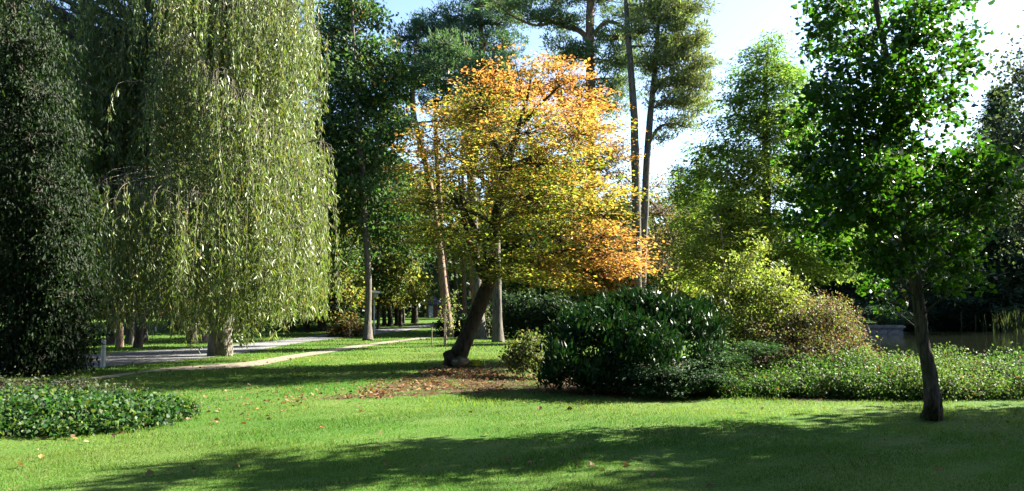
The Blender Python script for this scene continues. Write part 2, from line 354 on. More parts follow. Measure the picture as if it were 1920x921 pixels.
def sheet(name, A, B, mat, dz, sub=14, wob=.0, seed=0):
    """strip between two edge lines given as world points"""
    A = catmull(np.array(A), sub); B = catmull(np.array(B), sub); n = len(A); r = np.random.default_rng(seed)
    k = 9; t = np.linspace(0, 1, k)
    nA = NZ(seed+1, 8, 1.3); nB = NZ(seed+2, 8, 1.3)
    dA = nrmz((A-B)[:, :2]); A[:, :2] += dA*wob*(nA(A*1.0))[:, None]; B[:, :2] -= dA*wob*(nB(B*1.0))[:, None]
    X = A[:, None]*(1-t)[None, :, None]+B[:, None]*t[None, :, None]; X[..., 2] = gz(X[..., 0], X[..., 1])+dz
    i = np.arange(n-1)[:, None]; j = np.arange(k-1)[None]; f = np.stack([i*k+j, i*k+j+1, (i+1)*k+j+1, (i+1)*k+j], -1).reshape(-1, 4)
    o = mesh_np(name, X.reshape(-1, 3), [f], mat, smooth=True); return tag(o, kind='structure')
g = lambda *L: [G(*p) for p in L]
ROAD_A = g((-260,700),(-60,682),(200,663),(410,650),(560,634),(640,624),(760,613.5),(835,604),(900,597))
ROAD_B = g((-260,745),(-60,715),(200,688),(410,669),(560,644),(640,634),(760,620.5),(835,609),(900,600.5))
sheet("road", ROAD_A, ROAD_B, M['asphalt'], .010, 16)
PATH_A = g((100,717),(190,707),(300,692),(400,683),(470,678),(560,664),(640,652),(720,641),(800,631.5),(835,627))
PATH_B = g((100,722),(190,711),(300,697),(400,693),(490,686),(560,671),(640,658),(720,645.5),(800,635),(835,629))
sheet("path", PATH_A, PATH_B, M['dirt'], .008, 16, .12, 3)
BR = np.array([p[:2] for p in ROAD_A]+[p[:2] for p in ROAD_B[::-1]]); BP = np.array([p[:2] for p in PATH_A]+[p[:2] for p in PATH_B[::-1]])
wv = np.array([(8,18,-.3),(112,18,-.3),(112,95,-.3),(8,95,-.3)], float)
tag(mesh_np("pond_water", wv, [np.array([[0,1,2,3]])], M['water']), kind='structure')

# grass blades, dense near, sparser and broader far off
def grass():
    r = np.random.default_rng(11); PP = []
    for (y0, y1, dens, h, wd) in ((6.8, 11, 2300, .030, .0055), (11, 15, 1100, .034, .008), (15, 22, 430, .040, .012), (22, 34, 190, .048, .020), (34, 62, 42, .06, .035)):
        n = int(dens*.5*(y1*y1-y0*y0)*1.26); y = np.sqrt(r.random(n)*(y1*y1-y0*y0)+y0*y0); x = (r.random(n)-.5)*1.26*y
        keep = ~pip(x, y, BR) & ~pip(x, y, BP) & ~pip(x, y, POND) & ~pip(x, y, SOIL_IVY) & ~pip(x, y, SOIL_SHRUB)
        keep &= ~(pip(x, y, LITTER) & (r.random(n) < .72))
        x, y = x[keep], y[keep]; PP.append(np.stack([x, y, np.full(len(x), h), np.full(len(x), wd)], 1))
    Q = np.concatenate(PP); n = len(Q); p = np.stack([Q[:, 0], Q[:, 1], gz(Q[:, 0], Q[:, 1])-.004], 1)
    tuft = NZ(4, 12, 1.6); patch = NZ(9, 10, .5)
    hh = Q[:, 2]*(1+.3*r.normal(size=n)).clip(.4, 2)*(1+.42*tuft(p*2.2)).clip(.35, 2)
    d = r.normal(size=(n, 3))*.42; d[:, 2] = 1; nr = r.normal(size=(n, 3)); nr[:, 2] = 0
    T = np.array([(0, -.5, 0), (0, .5, 0), (1, 0, 0)]); d = nrmz(d); v = nrmz(np.cross(nr, d))
    V = p[:, None]+hh[:, None, None]*T[None, :, :1]*d[:, None]+Q[:, 3][:, None, None]*T[None, :, 1:2]*v[:, None]
    t = ss(.5+.5*patch(p))[:, None]; c = (1-t)*np.array([.074, .190, .030])+t*np.array([.170, .240, .056])
    c = c*(1+.25*tuft(p*.8))[:, None].clip(.55, 1.6); c = jit(c, n, r, .22, .08); dry = r.random(n) < .05; c[dry] = (.30, .27, .12)
    o = mesh_np("grass", V.reshape(-1, 3), [(np.arange(n)[:, None]*3+np.arange(3)[None]).astype(np.int32)], M['grass'], None, None, c)
    tag(o, "short mown green grass growing over the lawn", "grass", kind='stuff'); return n
NG = grass()
def litter():
    r = np.random.default_rng(5); P = []
    lo, hi = LITTER.min(0), LITTER.max(0); n = 15000; x = r.uniform(lo[0]-.5, hi[0]+.5, n); y = r.uniform(lo[1]-.5, hi[1]+.5, n)
    d = pdist(x, y, LITTER); s = np.where(pip(x, y, LITTER), d, -d); nz = NZ(3, 10, 1.5); pr = ss((s+.5)/1.5)*(.45+.75*nz(np.stack([x, y*1.6, x*0], 1)))
    k = r.random(n) < pr; P.append(np.stack([x[k], y[k]], 1))
    for (px, py, rad, m) in ((1080,885,.35,16),(1160,746,.8,60),(560,745,1.2,120),(660,700,3,160),(360,775,.7,60),(60,815,1.5,120),(700,640,3,160),(900,700,3,250)):
        c = G(px, py); q = c[:2]+r.normal(size=(m, 2))*rad; P.append(q)
    y = np.sqrt(r.random(900)*(40**2-49)+49); x = (r.random(900)-.5)*1.2*y; P.append(np.stack([x, y], 1))
    Q = np.concatenate(P); k = ~pip(Q[:, 0], Q[:, 1], POND); Q = Q[k]; n = len(Q)
    p = np.stack([Q[:, 0], Q[:, 1], gz(Q[:, 0], Q[:, 1])+.012+.03*r.random(n)], 1)
    d = r.normal(size=(n, 3)); d[:, 2] *= .3; nr = r.normal(size=(n, 3))*.4+np.array([0, 0, 1.])
    V, Fc = leaves(p, d, nr, .068*(1+.35*r.normal(size=n)).clip(.35, 1.6), DIA(.65))
    pal = np.array([(.26,.14,.065),(.20,.10,.05),(.28,.18,.08),(.12,.06,.03),(.26,.19,.11)]); c = jit(pal[r.integers(0, 5, n)], n, r, .2)
    tag(mesh_np("fallen_leaves", V, [Fc], M['dry'], None, None, c), "dry brown and orange leaves fallen round the leaning autumn tree", "leaves", kind='stuff')
litter()

# ================================================================== WILLOW
def willow():
    r = np.random.default_rng(21); D0 = 32.7; base = G(412, 668)
    root = empty("willow_tree", tuple(base), "huge weeping willow with silvery green curtains of hanging shoots beside the road", "tree"); org = base
    tb = MB(); TR = [(*base-[0,0,.1], .47), (*(base+[0,0,.5]), .37), (*(base+[.05,0,1.6]), .335), (*(base+[.12,.05,3.2]), .33), (*(base+[.0,.2,4.6]), .34)]
    TR[0] = (base[0], base[1], base[2]-.05, .38)
    tube(tb, TR, 6, 26, .05, .55, 3, 0, .12, 5) if False else tube(tb, TR, 6, 26, .05, .22, 3, 0, .10, 5); tb.build("trunk", M['bark_willow'], root, org, True)
    top = np.array(TR[-1][:3]); lm = MB(); SP = []; S0 = []; SL = []; nst = 0
    arches = []
    def arch(sh, D=None, rb=1.0, out=1.6, n=22, zmin=1.5, L=None, sw=.9, start=None):
        """limb from the crown core over a shoulder point; shoots hang below its outer part"""
        sh = np.array(sh, float); hor = sh-top; hor[2] = 0; hd = np.linalg.norm(hor); u = hor/max(hd, .1)
        s = start if start is not None else top+np.array([0, 0, 1])*min(max(sh[2]-top[2]-hd*.55, 0), 9)+u*.2
        mid = (s+sh)/2+np.array([0, 0, .28*np.linalg.norm(sh-s)*.9]); tip = sh+u*out+np.array([0, 0, -out*1.1])
        k = np.linalg.norm(sh-s); tubes(lm, [s], [mid], [sh], [(.035+.012*k)*rb], [.026*rb], 9, 6); tubes(lm, [sh], [sh+u*out*.6-[0, 0, out*.2]], [tip], [.026*rb], [.007*rb], 5, 5)
        t = r.random(n)**.75; A = t[:, None]
        q0 = (1-A)**2*s+2*A*(1-A)*mid+A*A*sh; far = r.random(n) < .45; A2 = r.random(n)[:, None]
        q1 = (1-A2)**2*sh+2*A2*(1-A2)*(sh+u*out*.6-[0, 0, out*.2])+A2*A2*tip; q = np.where(far[:, None], q1, q0)
        wdt = sw*(.25+.75*np.where(far, 1, t)); side = np.array([-u[1], u[0], 0]); q2 = q+side*r.normal(size=(n, 1))*wdt[:, None]*.55+u*r.normal(size=(n, 1))*.25; q2[:, 2] += -.25*r.random(n)-.05
        tubes(lm, q, (q+q2)/2+[0, 0, .12], q2, np.full(n, .011), np.full(n, .006), 3, 3)
        for i in range(n):
            keep = far[i] or t[i] > .35
            if not keep: continue
            z = q2[i, 2]; l = (L*(.75+.5*r.random()) if L else 99); bot = max(z-l, zmin-.55+1.3*r.random()**1.6)
            if q2[i, 0] > -6.25: continue
            if q2[i, 0] > -7.35 and z > 8.4: bot = max(bot, 9.6-.8*r.random())
            if z-bot < .4: continue
            S0.append(q2[i]); SL.append((z-bot, u))
    # shoulders that draw the outline seen in the photograph
    for (px, py, D, n, L, zm) in [(600,262,31,30,None,1.6),(585,256,32.5,26,None,1.6),(545,225,30,30,None,1.7),(518,232,29,30,None,1.4),(492,205,28.5,32,None,1.3),(462,165,28,34,None,1.2),
            (436,150,27.6,30,None,1.1),(408,128,27.6,30,None,1.5),(385,112,28,28,None,1.8),(575,40,32,26,3.2,1.5),(560,-10,31,30,4.0,1.5),(535,-40,30,34,4.6,1.5),(500,-60,29.5,34,4.8,1.5),(455,-60,29,34,3.5,1.5),(550,-90,33,30,3.5,1.5),
            (350,60,28.6,24,None,1.8),(300,120,29.5,24,None,2.0),(250,60,30,22,5,2.0),(200,-30,30,24,5,2.0),(120,-40,31,24,4,2),(60,-30,31.5,24,4,2),(260,-60,30,24,4,2),(330,-60,29,26,5,2),(400,-90,28.5,28,3.6,2),
            (212,318,26.2,30,None,1.5),(200,335,25.8,22,None,1.4),(235,345,25.6,26,None,1.5),(262,335,26.6,26,None,1.5),(300,350,26,26,None,1.4),(335,380,26,26,None,1.4),(365,350,26.4,26,None,1.3),(320,300,26.8,22,None,1.5),(182,348,26.0,24,None,1.5),(240,326,26.2,20,None,1.8),(272,372,26.6,16,None,1.9),(150,60,31,20,5,2),(90,120,31.5,20,6,2),(20,80,32,20,6,2),(320,250,28.5,22,None,1.8),(350,320,28,22,None,1.6),
            (30,260,31,20,None,2),(110,280,30.5,20,None,2),(0,380,30.5,20,None,1),(80,420,30,20,None,1),(540,400,29.5,22,None,1.5),(450,400,27.8,22,None,1.2),(570,380,31,20,None,1.5),(262,150,27.4,14,2.5,2),(127,150,27.2,8,3,2)]:
        arch(P3(px, py, D), n=int(n*.75), zmin=zm+r.uniform(-.2, .5), L=L, out=.55, sw=.55, rb=.35 if px < 400 else .7)
    cx = base[0]-1.2
    for k in range(84):
        a = r.uniform(0, 2*pi); tier = r.choice([15.5, 13, 10.5, 8, 6.5], p=[.24, .24, .22, .16, .14]); wx = cos(a); rad = 2.9*(wx > 0)+8.6*(wx <= 0); rad = rad*(abs(wx)**.7)+5.4*(1-abs(wx)**.7)
        rr = rad*{15.5: .42, 13: .62, 10.5: .78, 8: .86, 6.5: .9}[float(tier)]*r.uniform(.7, 1.05)
        c = np.array([base[0]+rr*wx, base[1]+rr*sin(a)*(.95 if wx > -.25 or sin(a) > 0 else .35), tier*r.uniform(.93, 1.07)]); arch(c, n=17, zmin=1.3+r.uniform(0, 1.8), L=None if tier < 9 else r.uniform(3, 6.5), out=.8, sw=.75)
    for k in range(36):  # unseen arches above the frame, added to shade the crown's left side
        a = r.uniform(0, 2*pi); q = r.uniform(.6, 3.8); arch(base+[q*cos(a)*.8-.3, q*sin(a), r.uniform(17, 20.5)], n=20, L=r.uniform(3, 6), out=.8, sw=1.3)
    for k in range(44):
        c = P3(r.uniform(-260, 230), r.uniform(-120, 330), r.uniform(29.5, 33)); arch(c, n=17, zmin=1.9, L=r.uniform(3.5, 7), out=.6, sw=1.2)
    S0 = np.array(S0); H = np.array([a for a, b in SL]); U = np.array([b for a, b in SL]); n = len(S0)
    sway = r.normal(size=(n, 3))*.12+U*.05; sway[:, 2] = 0; end = S0-np.stack([H*0, H*0, H], 1)+sway*H[:, None]*.45
    tubes(lm, S0, (S0+end)/2+sway*.6+U*.15, end, np.full(n, .007), np.full(n, .003), 4, 3)
    lm.build("branches", M['bark_willow'], root, org, True)["kind"] = "stuff"
    per = 16; cnt = np.maximum((H*per).astype(int), 4); idx = np.repeat(np.arange(n), cnt); t = r.random(len(idx))**.9; tt = t[:, None]
    mid = (S0+end)/2+sway*.6+U*.15; p = (1-tt)**2*S0[idx]+2*tt*(1-tt)*mid[idx]+tt*tt*end[idx]; N = len(idx)
    p += r.normal(size=(N, 3))*np.array([.06, .06, .02]); d = r.normal(size=(N, 3))*.42+[0, 0, -1.]; nr = r.normal(size=(N, 3))
    V, Fc = leaves(p, d, nr, .195*(1+.3*r.normal(size=N)).clip(.5, 1.8), RHOMB(.25))
    sc = r.normal(size=n)[idx]*.12; c = jit(np.array([.19, .255, .075]), N, r, .16, .06)*(1+sc)[:, None]; yl = r.random(N) < .07; c[yl] = (.34, .30, .08)
    mesh_np("crown", V, [Fc], M['willow'], root, org, c)["kind"] = "stuff"; return n, N
print("willow", willow())

def deepen(B, D0, cpx, half, depth, seed, fb=0):
    """give a crown its real front-to-back depth"""
    r = np.random.default_rng(seed); out = []; E = np.array([0, 0, EYE])
    for i, b in enumerate(B):
        c = np.array(b[:3]); px = 960+c[0]/c[1]*F; q = sqrt(max(.05, 1-((px-cpx)/half)**2)); D = D0+depth*q*(-.95-fb+1.9*((i*.618+.3*r.random()) % 1)); k = D/c[1]
        out.append((*(E+(c-E)*k), b[3]*k, b[4]*1.25, b[5]*k, b[6]))
    return out
# ================================================================== AMBER TREE
def pxp(L, D): return [tp(px, py, D+(dd[0] if dd else 0), w_) for (px, py, w_, *dd) in L]
def amber_col(p, r):
    n = len(p); z = p[:, 2]; x = p[:, 0]
    nz = NZ(31, 10, .55)(p); fine = NZ(12, 14, 2.2)(p)
    o = ss((z-5.5+1.1*nz+.12*x+.5*fine+.7*r.normal(size=n))/2.6)                       # upper crown turned orange
    low = ss((x-1.7+.9*nz+.4*fine+.5*r.normal(size=n))/1.6)*ss((4.5-z+.5*nz)/1.3)*.85; top = np.maximum(o, low)
    gy = ss(.42+.6*NZ(8, 8, .8)(p)+.2*fine)[:, None]
    y = (1-gy)*np.array([.21, .30, .05])+gy*np.array([.36, .35, .07]); og = np.array([.52, .265, .10])
    c = y*(1-top[:, None])+og*top[:, None]; lg = ss((-x+.6)/2.4)[:, None]*ss((6.2-z)/3)[:, None]*.7; c = c*(1-lg)+np.array([.17, .23, .04])*lg
    c = jit(c, n, r, .26, .10); k = r.random(n) < .10; c[k] = (.34, .17, .07); k = r.random(n) < .06; c[k] = (.20, .26, .05); return c
AD = 26.9; ab = G(855, 684)
amber_blobs = [bl(995,120,AD,26,30,12), bl(930,140,AD,30,30,18),bl(1040,150,AD+.3,48,34,45), bl(960,175,AD,55,34,60), bl(1090,195,AD,44,36,44), bl(900,205,AD-.4,52,36,60), bl(1000,215,AD-1,70,38,80),
  bl(835,215,AD,40,30,26), bl(1080,250,AD,66,40,80), bl(930,265,AD-1.2,80,38,90), bl(830,262,AD+.2,50,34,40), bl(1105,300,AD,50,36,56), bl(1010,300,AD-1.4,80,38,90), bl(880,320,AD-.8,85,38,80), bl(805,318,AD,34,30,22),
  bl(1090,352,AD-.3,66,34,64), bl(985,368,AD-1.4,80,34,70), bl(875,382,AD-.6,80,34,60), bl(800,385,AD+.3,48,26,26), bl(1120,405,AD,50,26,40), bl(1030,430,AD-1.3,76,28,66), bl(920,440,AD-.9,66,26,44), bl(835,430,AD,50,24,26),
  bl(1130,442,AD-.5,58,22,50), bl(1060,478,AD-1.2,66,24,60), bl(980,500,AD-1.4,56,22,44), bl(1140,478,AD-.8,50,22,46), bl(1110,512,AD-1.3,58,18,50), bl(1165,500,AD-.5,36,24,26), bl(1120,540,AD-1,48,13,34), bl(905,500,AD-.8,36,14,14),
  bl(1040,515,AD-1,40,14,22), bl(960,90,AD,8,12,2), bl(1035,105,AD,14,12,4), bl(985,250,AD+2,90,60,60), bl(900,300,AD+2,80,60,60), bl(1060,380,AD+2,80,60,70), bl(770,340,AD,24,26,8), bl(1180,470,AD-.4,22,14,10),bl(950,515,AD,40,16,30),bl(1000,525,AD,44,14,30),bl(1050,535,AD,40,14,26),bl(880,470,AD,40,20,30),bl(820,455,AD,40,18,22),bl(790,300,AD,40,26,16),bl(775,380,AD,36,26,16),bl(800,430,AD,44,22,18),bl(1010,490,AD,50,20,36),bl(860,430,AD,50,24,30)]
amber_blobs = deepen(amber_blobs, AD, 970, 240, 3.9, 4, .15)+[bl(px, py, AD+2.2, 46, 34, 40) for px, py in ((1095,525),(1150,520),(1090,215),(1105,270),(1112,330),(1105,390),(1115,440),(1120,490))]
amber_blobs = [(x, y, z, a*1.2, b, c*1.02, n*.80) for (x, y, z, a, b, c, n) in amber_blobs]
grow("autumn_tree", "leaning round-crowned tree in orange and yellow autumn leaf standing in fallen leaves", "tree",
     [(ab[0]-.08, ab[1], -.05, .25), *pxp([(862,662,31),(876,632,27),(890,596,25),(906,556,26),(918,520,25),(922,470,21),(928,420,19),(938,360,16),(948,320,15),(960,280,12),(975,230,8),(992,170,5),(998,115,2.5)], AD)],
     amber_blobs, dict(n=38, sig=(.27, .27, .042), size=.10, tpl=DIA(.56), mode='spray'), amber_col, M['amber'], M['bark_dark'], seed=5, tside=22, flare=.35, rough=.075, furrow=.05, slope=.35, strag=.28, limr=.014, minz=2.9,
     limbs=[pxp([(950,320,11),(935,280,8),(905,230,5),(880,190,3)], AD-.5), pxp([(936,380,10),(900,330,7,-.4),(850,290,5,-.6),(810,260,3,-.6)], AD), pxp([(928,420,11),(890,400,8,-.6),(840,385,5,-.8),(790,375,3,-.8)], AD), pxp([(975,240,8),(1010,200,6),(1050,160,3)], AD-.4), pxp([(914,535,14),(940,505,12),(980,495,9),(1030,478,7,-.4),(1085,466,5,-.6),(1140,470,3,-.8)], AD), pxp([(918,500,18),(900,450,13),(880,410,9),(850,370,6)], AD), pxp([(936,370,13),(965,348,10,-.3),(1010,318,7,-.7)], AD),
            pxp([(946,320,12),(985,300,9),(1040,270,6,.2),(1090,240,3)], AD), pxp([(925,430,14),(960,400,10,.5),(1010,370,7,1),(1070,340,4,1)], AD), pxp([(905,520,14),(885,470,11,.6),(868,400,8,1),(860,330,4,1)], AD)], lobes=4)
# broken stub and burl at the foot
def stub():
    root = [o for o in bpy.data.objects if o.name.startswith("autumn_tree")][0]; org = root.location; mb = MB()
    tube(mb, [(*P3(850,690,AD), .22), (*P3(845,677,AD-.1), .18), (*P3(840,666,AD-.1), .15), (*P3(837,660,AD-.1), .13), (*P3(836,658,AD-.1), .02)], 5, 18, .38, .5, 6)
    tube(mb, [(*P3(872,688,AD-.5), .2), (*P3(866,680,AD-.5), .2), (*P3(858,674,AD-.45), .12), (*P3(856,672,AD-.4), .01)], 4, 12, .2, .2, 9)
    mb.build("stub", M['bark_dark'], root, org, True)
    m2 = MB(); c = P3(862,680,AD-.78); n = 14; a = np.linspace(0, 2*pi, n, endpoint=False); rr = .15*(1+.3*np.sin(2*a+1)+.15*np.sin(5*a))
    F0 = np.stack([c[0]+rr*np.cos(a)*1.35, np.full(n, c[1]), c[2]+rr*np.sin(a)], 1); B0 = F0*[1, 1, 1]+[0, .25, 0]
    m2.add(np.vstack([F0, B0, c-[0, .03, 0]]), [(i, (i+1) % n, n+(i+1) % n, n+i) for i in range(n)]); m2.F.setdefault(3, []).append(np.array([(i, 2*n, (i+1) % n) for i in range(n)]))
    o = m2.build("burl_cut", M['palewood'], root, org, True); o["label"] = "pale broken wood at the foot of the trunk"
stub()

# ================================================================== GINKGO
GD = 13.4; gb = G(1752, 787)
def gk_col(p, r):
    return jit(np.array([.043, .112, .013]), len(p), r, .25, .10)
k_ = lambda *a: bl(*a)
gk = [bl(1560,15,GD,60,34,34), bl(1640,-20,GD,80,50,50), bl(1740,10,GD+.3,80,40,46), bl(1810,-30,GD,40,40,16), bl(1600,80,GD-.3,85,36,62), bl(1700,80,GD,70,40,52), bl(1790,80,GD,46,30,26), bl(1535,70,GD,26,40,8), bl(1590,140,GD,76,34,52), bl(1680,150,GD-.3,75,36,60),
      bl(1760,135,GD+.2,52,30,34), bl(1545,190,GD,50,26,24), bl(1620,205,GD-.4,70,30,52), bl(1700,205,GD,60,30,46), bl(1770,185,GD,40,26,20), bl(1790,225,GD-.2,26,14,7), bl(1530,235,GD+.2,56,30,34), bl(1600,262,GD-.4,70,32,56), bl(1690,258,GD-.2,56,30,42),
      bl(1510,290,GD,40,34,24), bl(1570,310,GD-.5,70,32,50), bl(1650,312,GD,60,30,44), bl(1740,300,GD-.3,50,26,32), bl(1810,290,GD,44,22,20), bl(1865,305,GD,36,20,14), bl(1790,335,GD-.3,66,28,52), bl(1870,345,GD+.2,40,26,22), bl(1900,335,GD+.4,18,14,5),
      bl(1700,350,GD-.7,66,30,56), bl(1600,365,GD-.4,70,32,56), bl(1520,365,GD+.3,50,36,40), bl(1640,410,GD-.7,66,32,56), bl(1740,400,GD-.9,66,30,56), bl(1820,395,GD-.1,50,30,40), bl(1865,395,GD,22,20,7), bl(1560,425,GD,60,30,44), bl(1700,455,GD-.8,60,26,46),
      bl(1780,455,GD-.6,55,26,42), bl(1610,470,GD-.3,48,26,34), bl(1660,495,GD-.5,40,24,28), bl(1745,500,GD-.8,44,20,26), bl(1800,505,GD-.5,36,16,16), bl(1640,535,GD-.3,30,14,12), bl(1662,570,GD-.4,17,13,6), bl(1775,535,GD-.6,24,12,8), bl(1825,530,GD-.5,16,7,3), bl(1500,420,GD+.4,26,26,10)]
gk = deepen(gk, GD, 1690, 260, 1.35, 6)
gk = [(x, y, z, a, b*1.1, c*.95, n*.70) for (x, y, z, a, b, c, n) in gk]
grow("ginkgo_tree", "young dark green fan-leaved tree with bare leaning furrowed trunk on the sunny lawn", "tree",
     [(gb[0]-.02, gb[1], -.04, .115), *pxp([(1750,762,26),(1746,720,22.5),(1739,680,21),(1731,640,20),(1727,600,19),(1722,560,18.5),(1716,520,18),(1704,470,17),(1697,400,15.5),(1692,300,15),(1680,200,13),(1662,110,11),(1645,20,9),(1635,-60,6),(1630,-130,3)], GD)],
     gk, dict(n=21, sig=(.105, .105, .08), size=.074, tpl=FAN, mode='random'), gk_col, M['ginkgo'], M['bark_ginkgo'], seed=8, tside=36, tm=10, flare=.55, rough=.085, furrow=.2, twist=.9, slope=.5, twr=.005, limr=.016, lobes=4)

# ================================================================== SHRUBS in front of the pond
def sh_trunk(g_, h=.5, r_=.04): return [(g_[0], g_[1], g_[2]-.03, r_), (g_[0], g_[1], g_[2]+h*.5, r_*.8), (g_[0]+.03, g_[1], g_[2]+h, r_*.5)]
lb = []; rr0 = np.random.default_rng(2)
for (px, py, D, rx, rz, n) in [(1085,598,18.9,36,22,50),(1140,580,19,40,22,70),(1190,566,19.3,40,20,80),(1240,568,19.4,40,20,80),(1290,578,19.3,40,22,80),(1325,600,19.2,20,30,40),(1060,622,18.4,28,24,50),(1115,615,18.3,44,30,90),(1190,606,18.3,50,30,100),(1270,610,18.5,46,30,90),
     (1042,665,18,22,30,50),(1095,665,17.9,44,34,70),(1165,660,17.9,50,34,80),(1240,655,18,50,34,80),(1305,660,18.3,26,34,40),(1048,706,17.9,28,22,40),(1120,712,17.8,50,20,50),(1190,712,18,50,20,40),(1260,705,18.2,50,22,40),(1180,600,20.3,120,34,80)]:
    lb.append(bl(px+rr0.normal()*9, py+6+rr0.normal()*8, D+rr0.normal()*.25, rx*rr0.uniform(.7, 1.05), rz*rr0.uniform(.7, 1.1), n, .8))
grow("laurel_bush", "wide dark glossy laurel bush with upright pointed leaves beside the autumn tree", "bush", sh_trunk(G(1170, 722), .9, .07), lb,
     dict(n=15, sig=(.10, .10, .08), size=.125, tpl=OVAL(.30), mode='up'), lambda p, r: np.where(r.random((len(p), 1)) < .12, jit([.06, .10, .025], len(p), r, .3), jit([.016, .055, .016], len(p), r, .35, .12)), M['gloss'], M['bark_dark'], seed=12, zfloor=.08, strag=.26, slope=.4, shell=.35, twr=.006, tside=8)
yb = [bl(px, py, D, rx, rz, n, .7) for (px, py, D, rx, rz, n) in [(1385,560,20.5,42,50,90),(1440,545,20.5,52,44,110),(1400,500,20.8,30,22,28),(1412,470,20.8,14,22,10),(1430,455,21,9,16,4),(1370,525,20.6,26,30,30),(1475,580,20.3,34,40,60),(1390,620,20,46,36,80),(1450,620,20,50,36,80),(1500,600,20,26,32,30),(1350,600,20.2,20,36,24)]]
grow("yellow_green_shrub", "tall bright yellow-green leafy shrub rising behind the dark laurel bush", "shrub", sh_trunk(G(1415, 700), .9, .05), yb,
     dict(n=20, sig=(.10, .10, .09), size=.075, tpl=DIA(.5), mode='random'), lambda p, r: jit([.20, .28, .06], len(p), r, .26, .1), M['amber'], M['twig'], seed=13, zfloor=.1, slope=.3, twr=.006, tside=8)
bb = [bl(px, py, D, rx, rz, n, .8) for (px, py, D, rx, rz, n) in [(1520,600,19.6,44,38,150),(1560,610,19.8,40,40,150),(1590,650,19.6,36,36,120),(1490,640,19.2,56,34,170),(1540,655,19.2,56,30,170),(1440,650,19.2,40,26,90),(1600,675,19.2,30,16,50),(1480,670,19,60,20,100),(1500,600,19.4,44,28,110),(1545,572,19.8,36,22,80),(1430,630,19.4,40,26,70),(1590,615,19.7,30,24,80),(1600,650,19.2,34,24,90),(1560,585,19.7,36,22,80),(1615,670,19,26,16,50),(1620,690,19,20,10,30)]]
grow("twiggy_bush", "dome of reddish brown twigs with sparse small leaves between yellow shrub and pond", "bush", sh_trunk(G(1530, 705), .5, .05), bb,
     dict(n=9, sig=(.09, .09, .08), size=.05, tpl=DIA(.5), mode='random'), lambda p, r: np.where(r.random((len(p), 1)) < .5, jit([.19, .11, .085], len(p), r, .25), jit([.18, .21, .065], len(p), r, .25)), M['leaf'], bark("reddish_twigs", (.10,.05,.045), (.24,.14,.12), bump=.2), seed=14, zfloor=.1, slope=.2, twr=.0045, limr=.015, tside=8)
hb = []
rr_ = np.random.default_rng(3)
for i, px in enumerate(np.arange(1335, 2140, 30)):
    D1 = 17.2+.25*sin(px*.01)
    for D, top_ in ((D1, 712), (D1+.8, 694), (D1+1.6, 686)):
        hb.append(bl(px+rr_.normal()*6, top_+8+rr_.normal()*7+(6 if px < 1450 else 0), D, 30, 26, 46, .55))
    hb.append(bl(px, 738, D1-.1, 26, 12, 26, .3))
def hedge_col(p, r):
    t = ss(.5+.6*NZ(77, 8, 1.4)(p))[:, None]; b = (1-t)*np.array([.07, .145, .038])+t*np.array([.105, .17, .055]); k = r.random((len(p), 1)) < .03
    return np.where(k, jit([.22, .10, .07], len(p), r, .2), jit(b, len(p), r, .22))
grow("low_hedge", "long low ragged hedge of small grey-green leaves along the pond edge", "hedge", sh_trunk(G(1700, 738), .3, .04), hb,
     dict(n=23, sig=(.11, .11, .075), size=.047, tpl=DIA(.55), mode='random'), hedge_col, M['leaf'], M['twig'], seed=15, zfloor=.04, slope=.1, twr=.004, limr=.008, tside=8)
jb = [bl(px, py, D, rx, rz, n, .5) for (px, py, D, rx, rz, n) in [(1190,700,17.2,36,16,40),(1250,702,17,44,16,50),(1300,695,17.1,38,14,44),(1270,725,16.9,46,12,40),(1330,680,17.5,34,12,34),(1370,668,17.9,36,9,26),(1345,650,17.9,14,8,10),(1420,652,18.2,34,8,26),(1330,712,17,34,16,34),(1210,727,17,36,10,30)]]
grow("spreading_juniper", "low spreading blue-green juniper with feathery arms in front of the laurel", "shrub", sh_trunk(G(1290, 728), .2, .05), jb,
     dict(n=46, sig=(.11, .11, .045), size=.085, tpl=RHOMB(.26), mode='spray'), lambda p, r: jit([.045, .10, .045], len(p), r, .2), M['needle'], M['twig'], seed=16, zfloor=.05, slope=.1, twr=.008, limr=.02, tside=8)
db = [bl(px, py, D, rx, rz, n, .5) for (px, py, D, rx, rz, n) in [(965,665,22.5,22,18,40),(995,655,22.3,24,24,60),(1012,680,21.8,20,16,34),(975,682,22.2,26,10,30),(1000,640,22.3,18,14,16)]]
grow("small_leafy_bush", "small sparse bush of mixed green and yellow leaves right of the leaning trunk", "bush", sh_trunk(G(988, 692), .3, .03), db,
     dict(n=15, sig=(.11, .11, .10), size=.085, tpl=DIA(.5), mode='random'), lambda p, r: np.where(r.random((len(p), 1)) < .3, jit([.20, .19, .07], len(p), r, .2), jit([.09, .13, .04], len(p), r, .2)), M['leaf'], M['twig'], seed=17, zfloor=.05, slope=.2, twr=.008, limr=.015, tside=8)
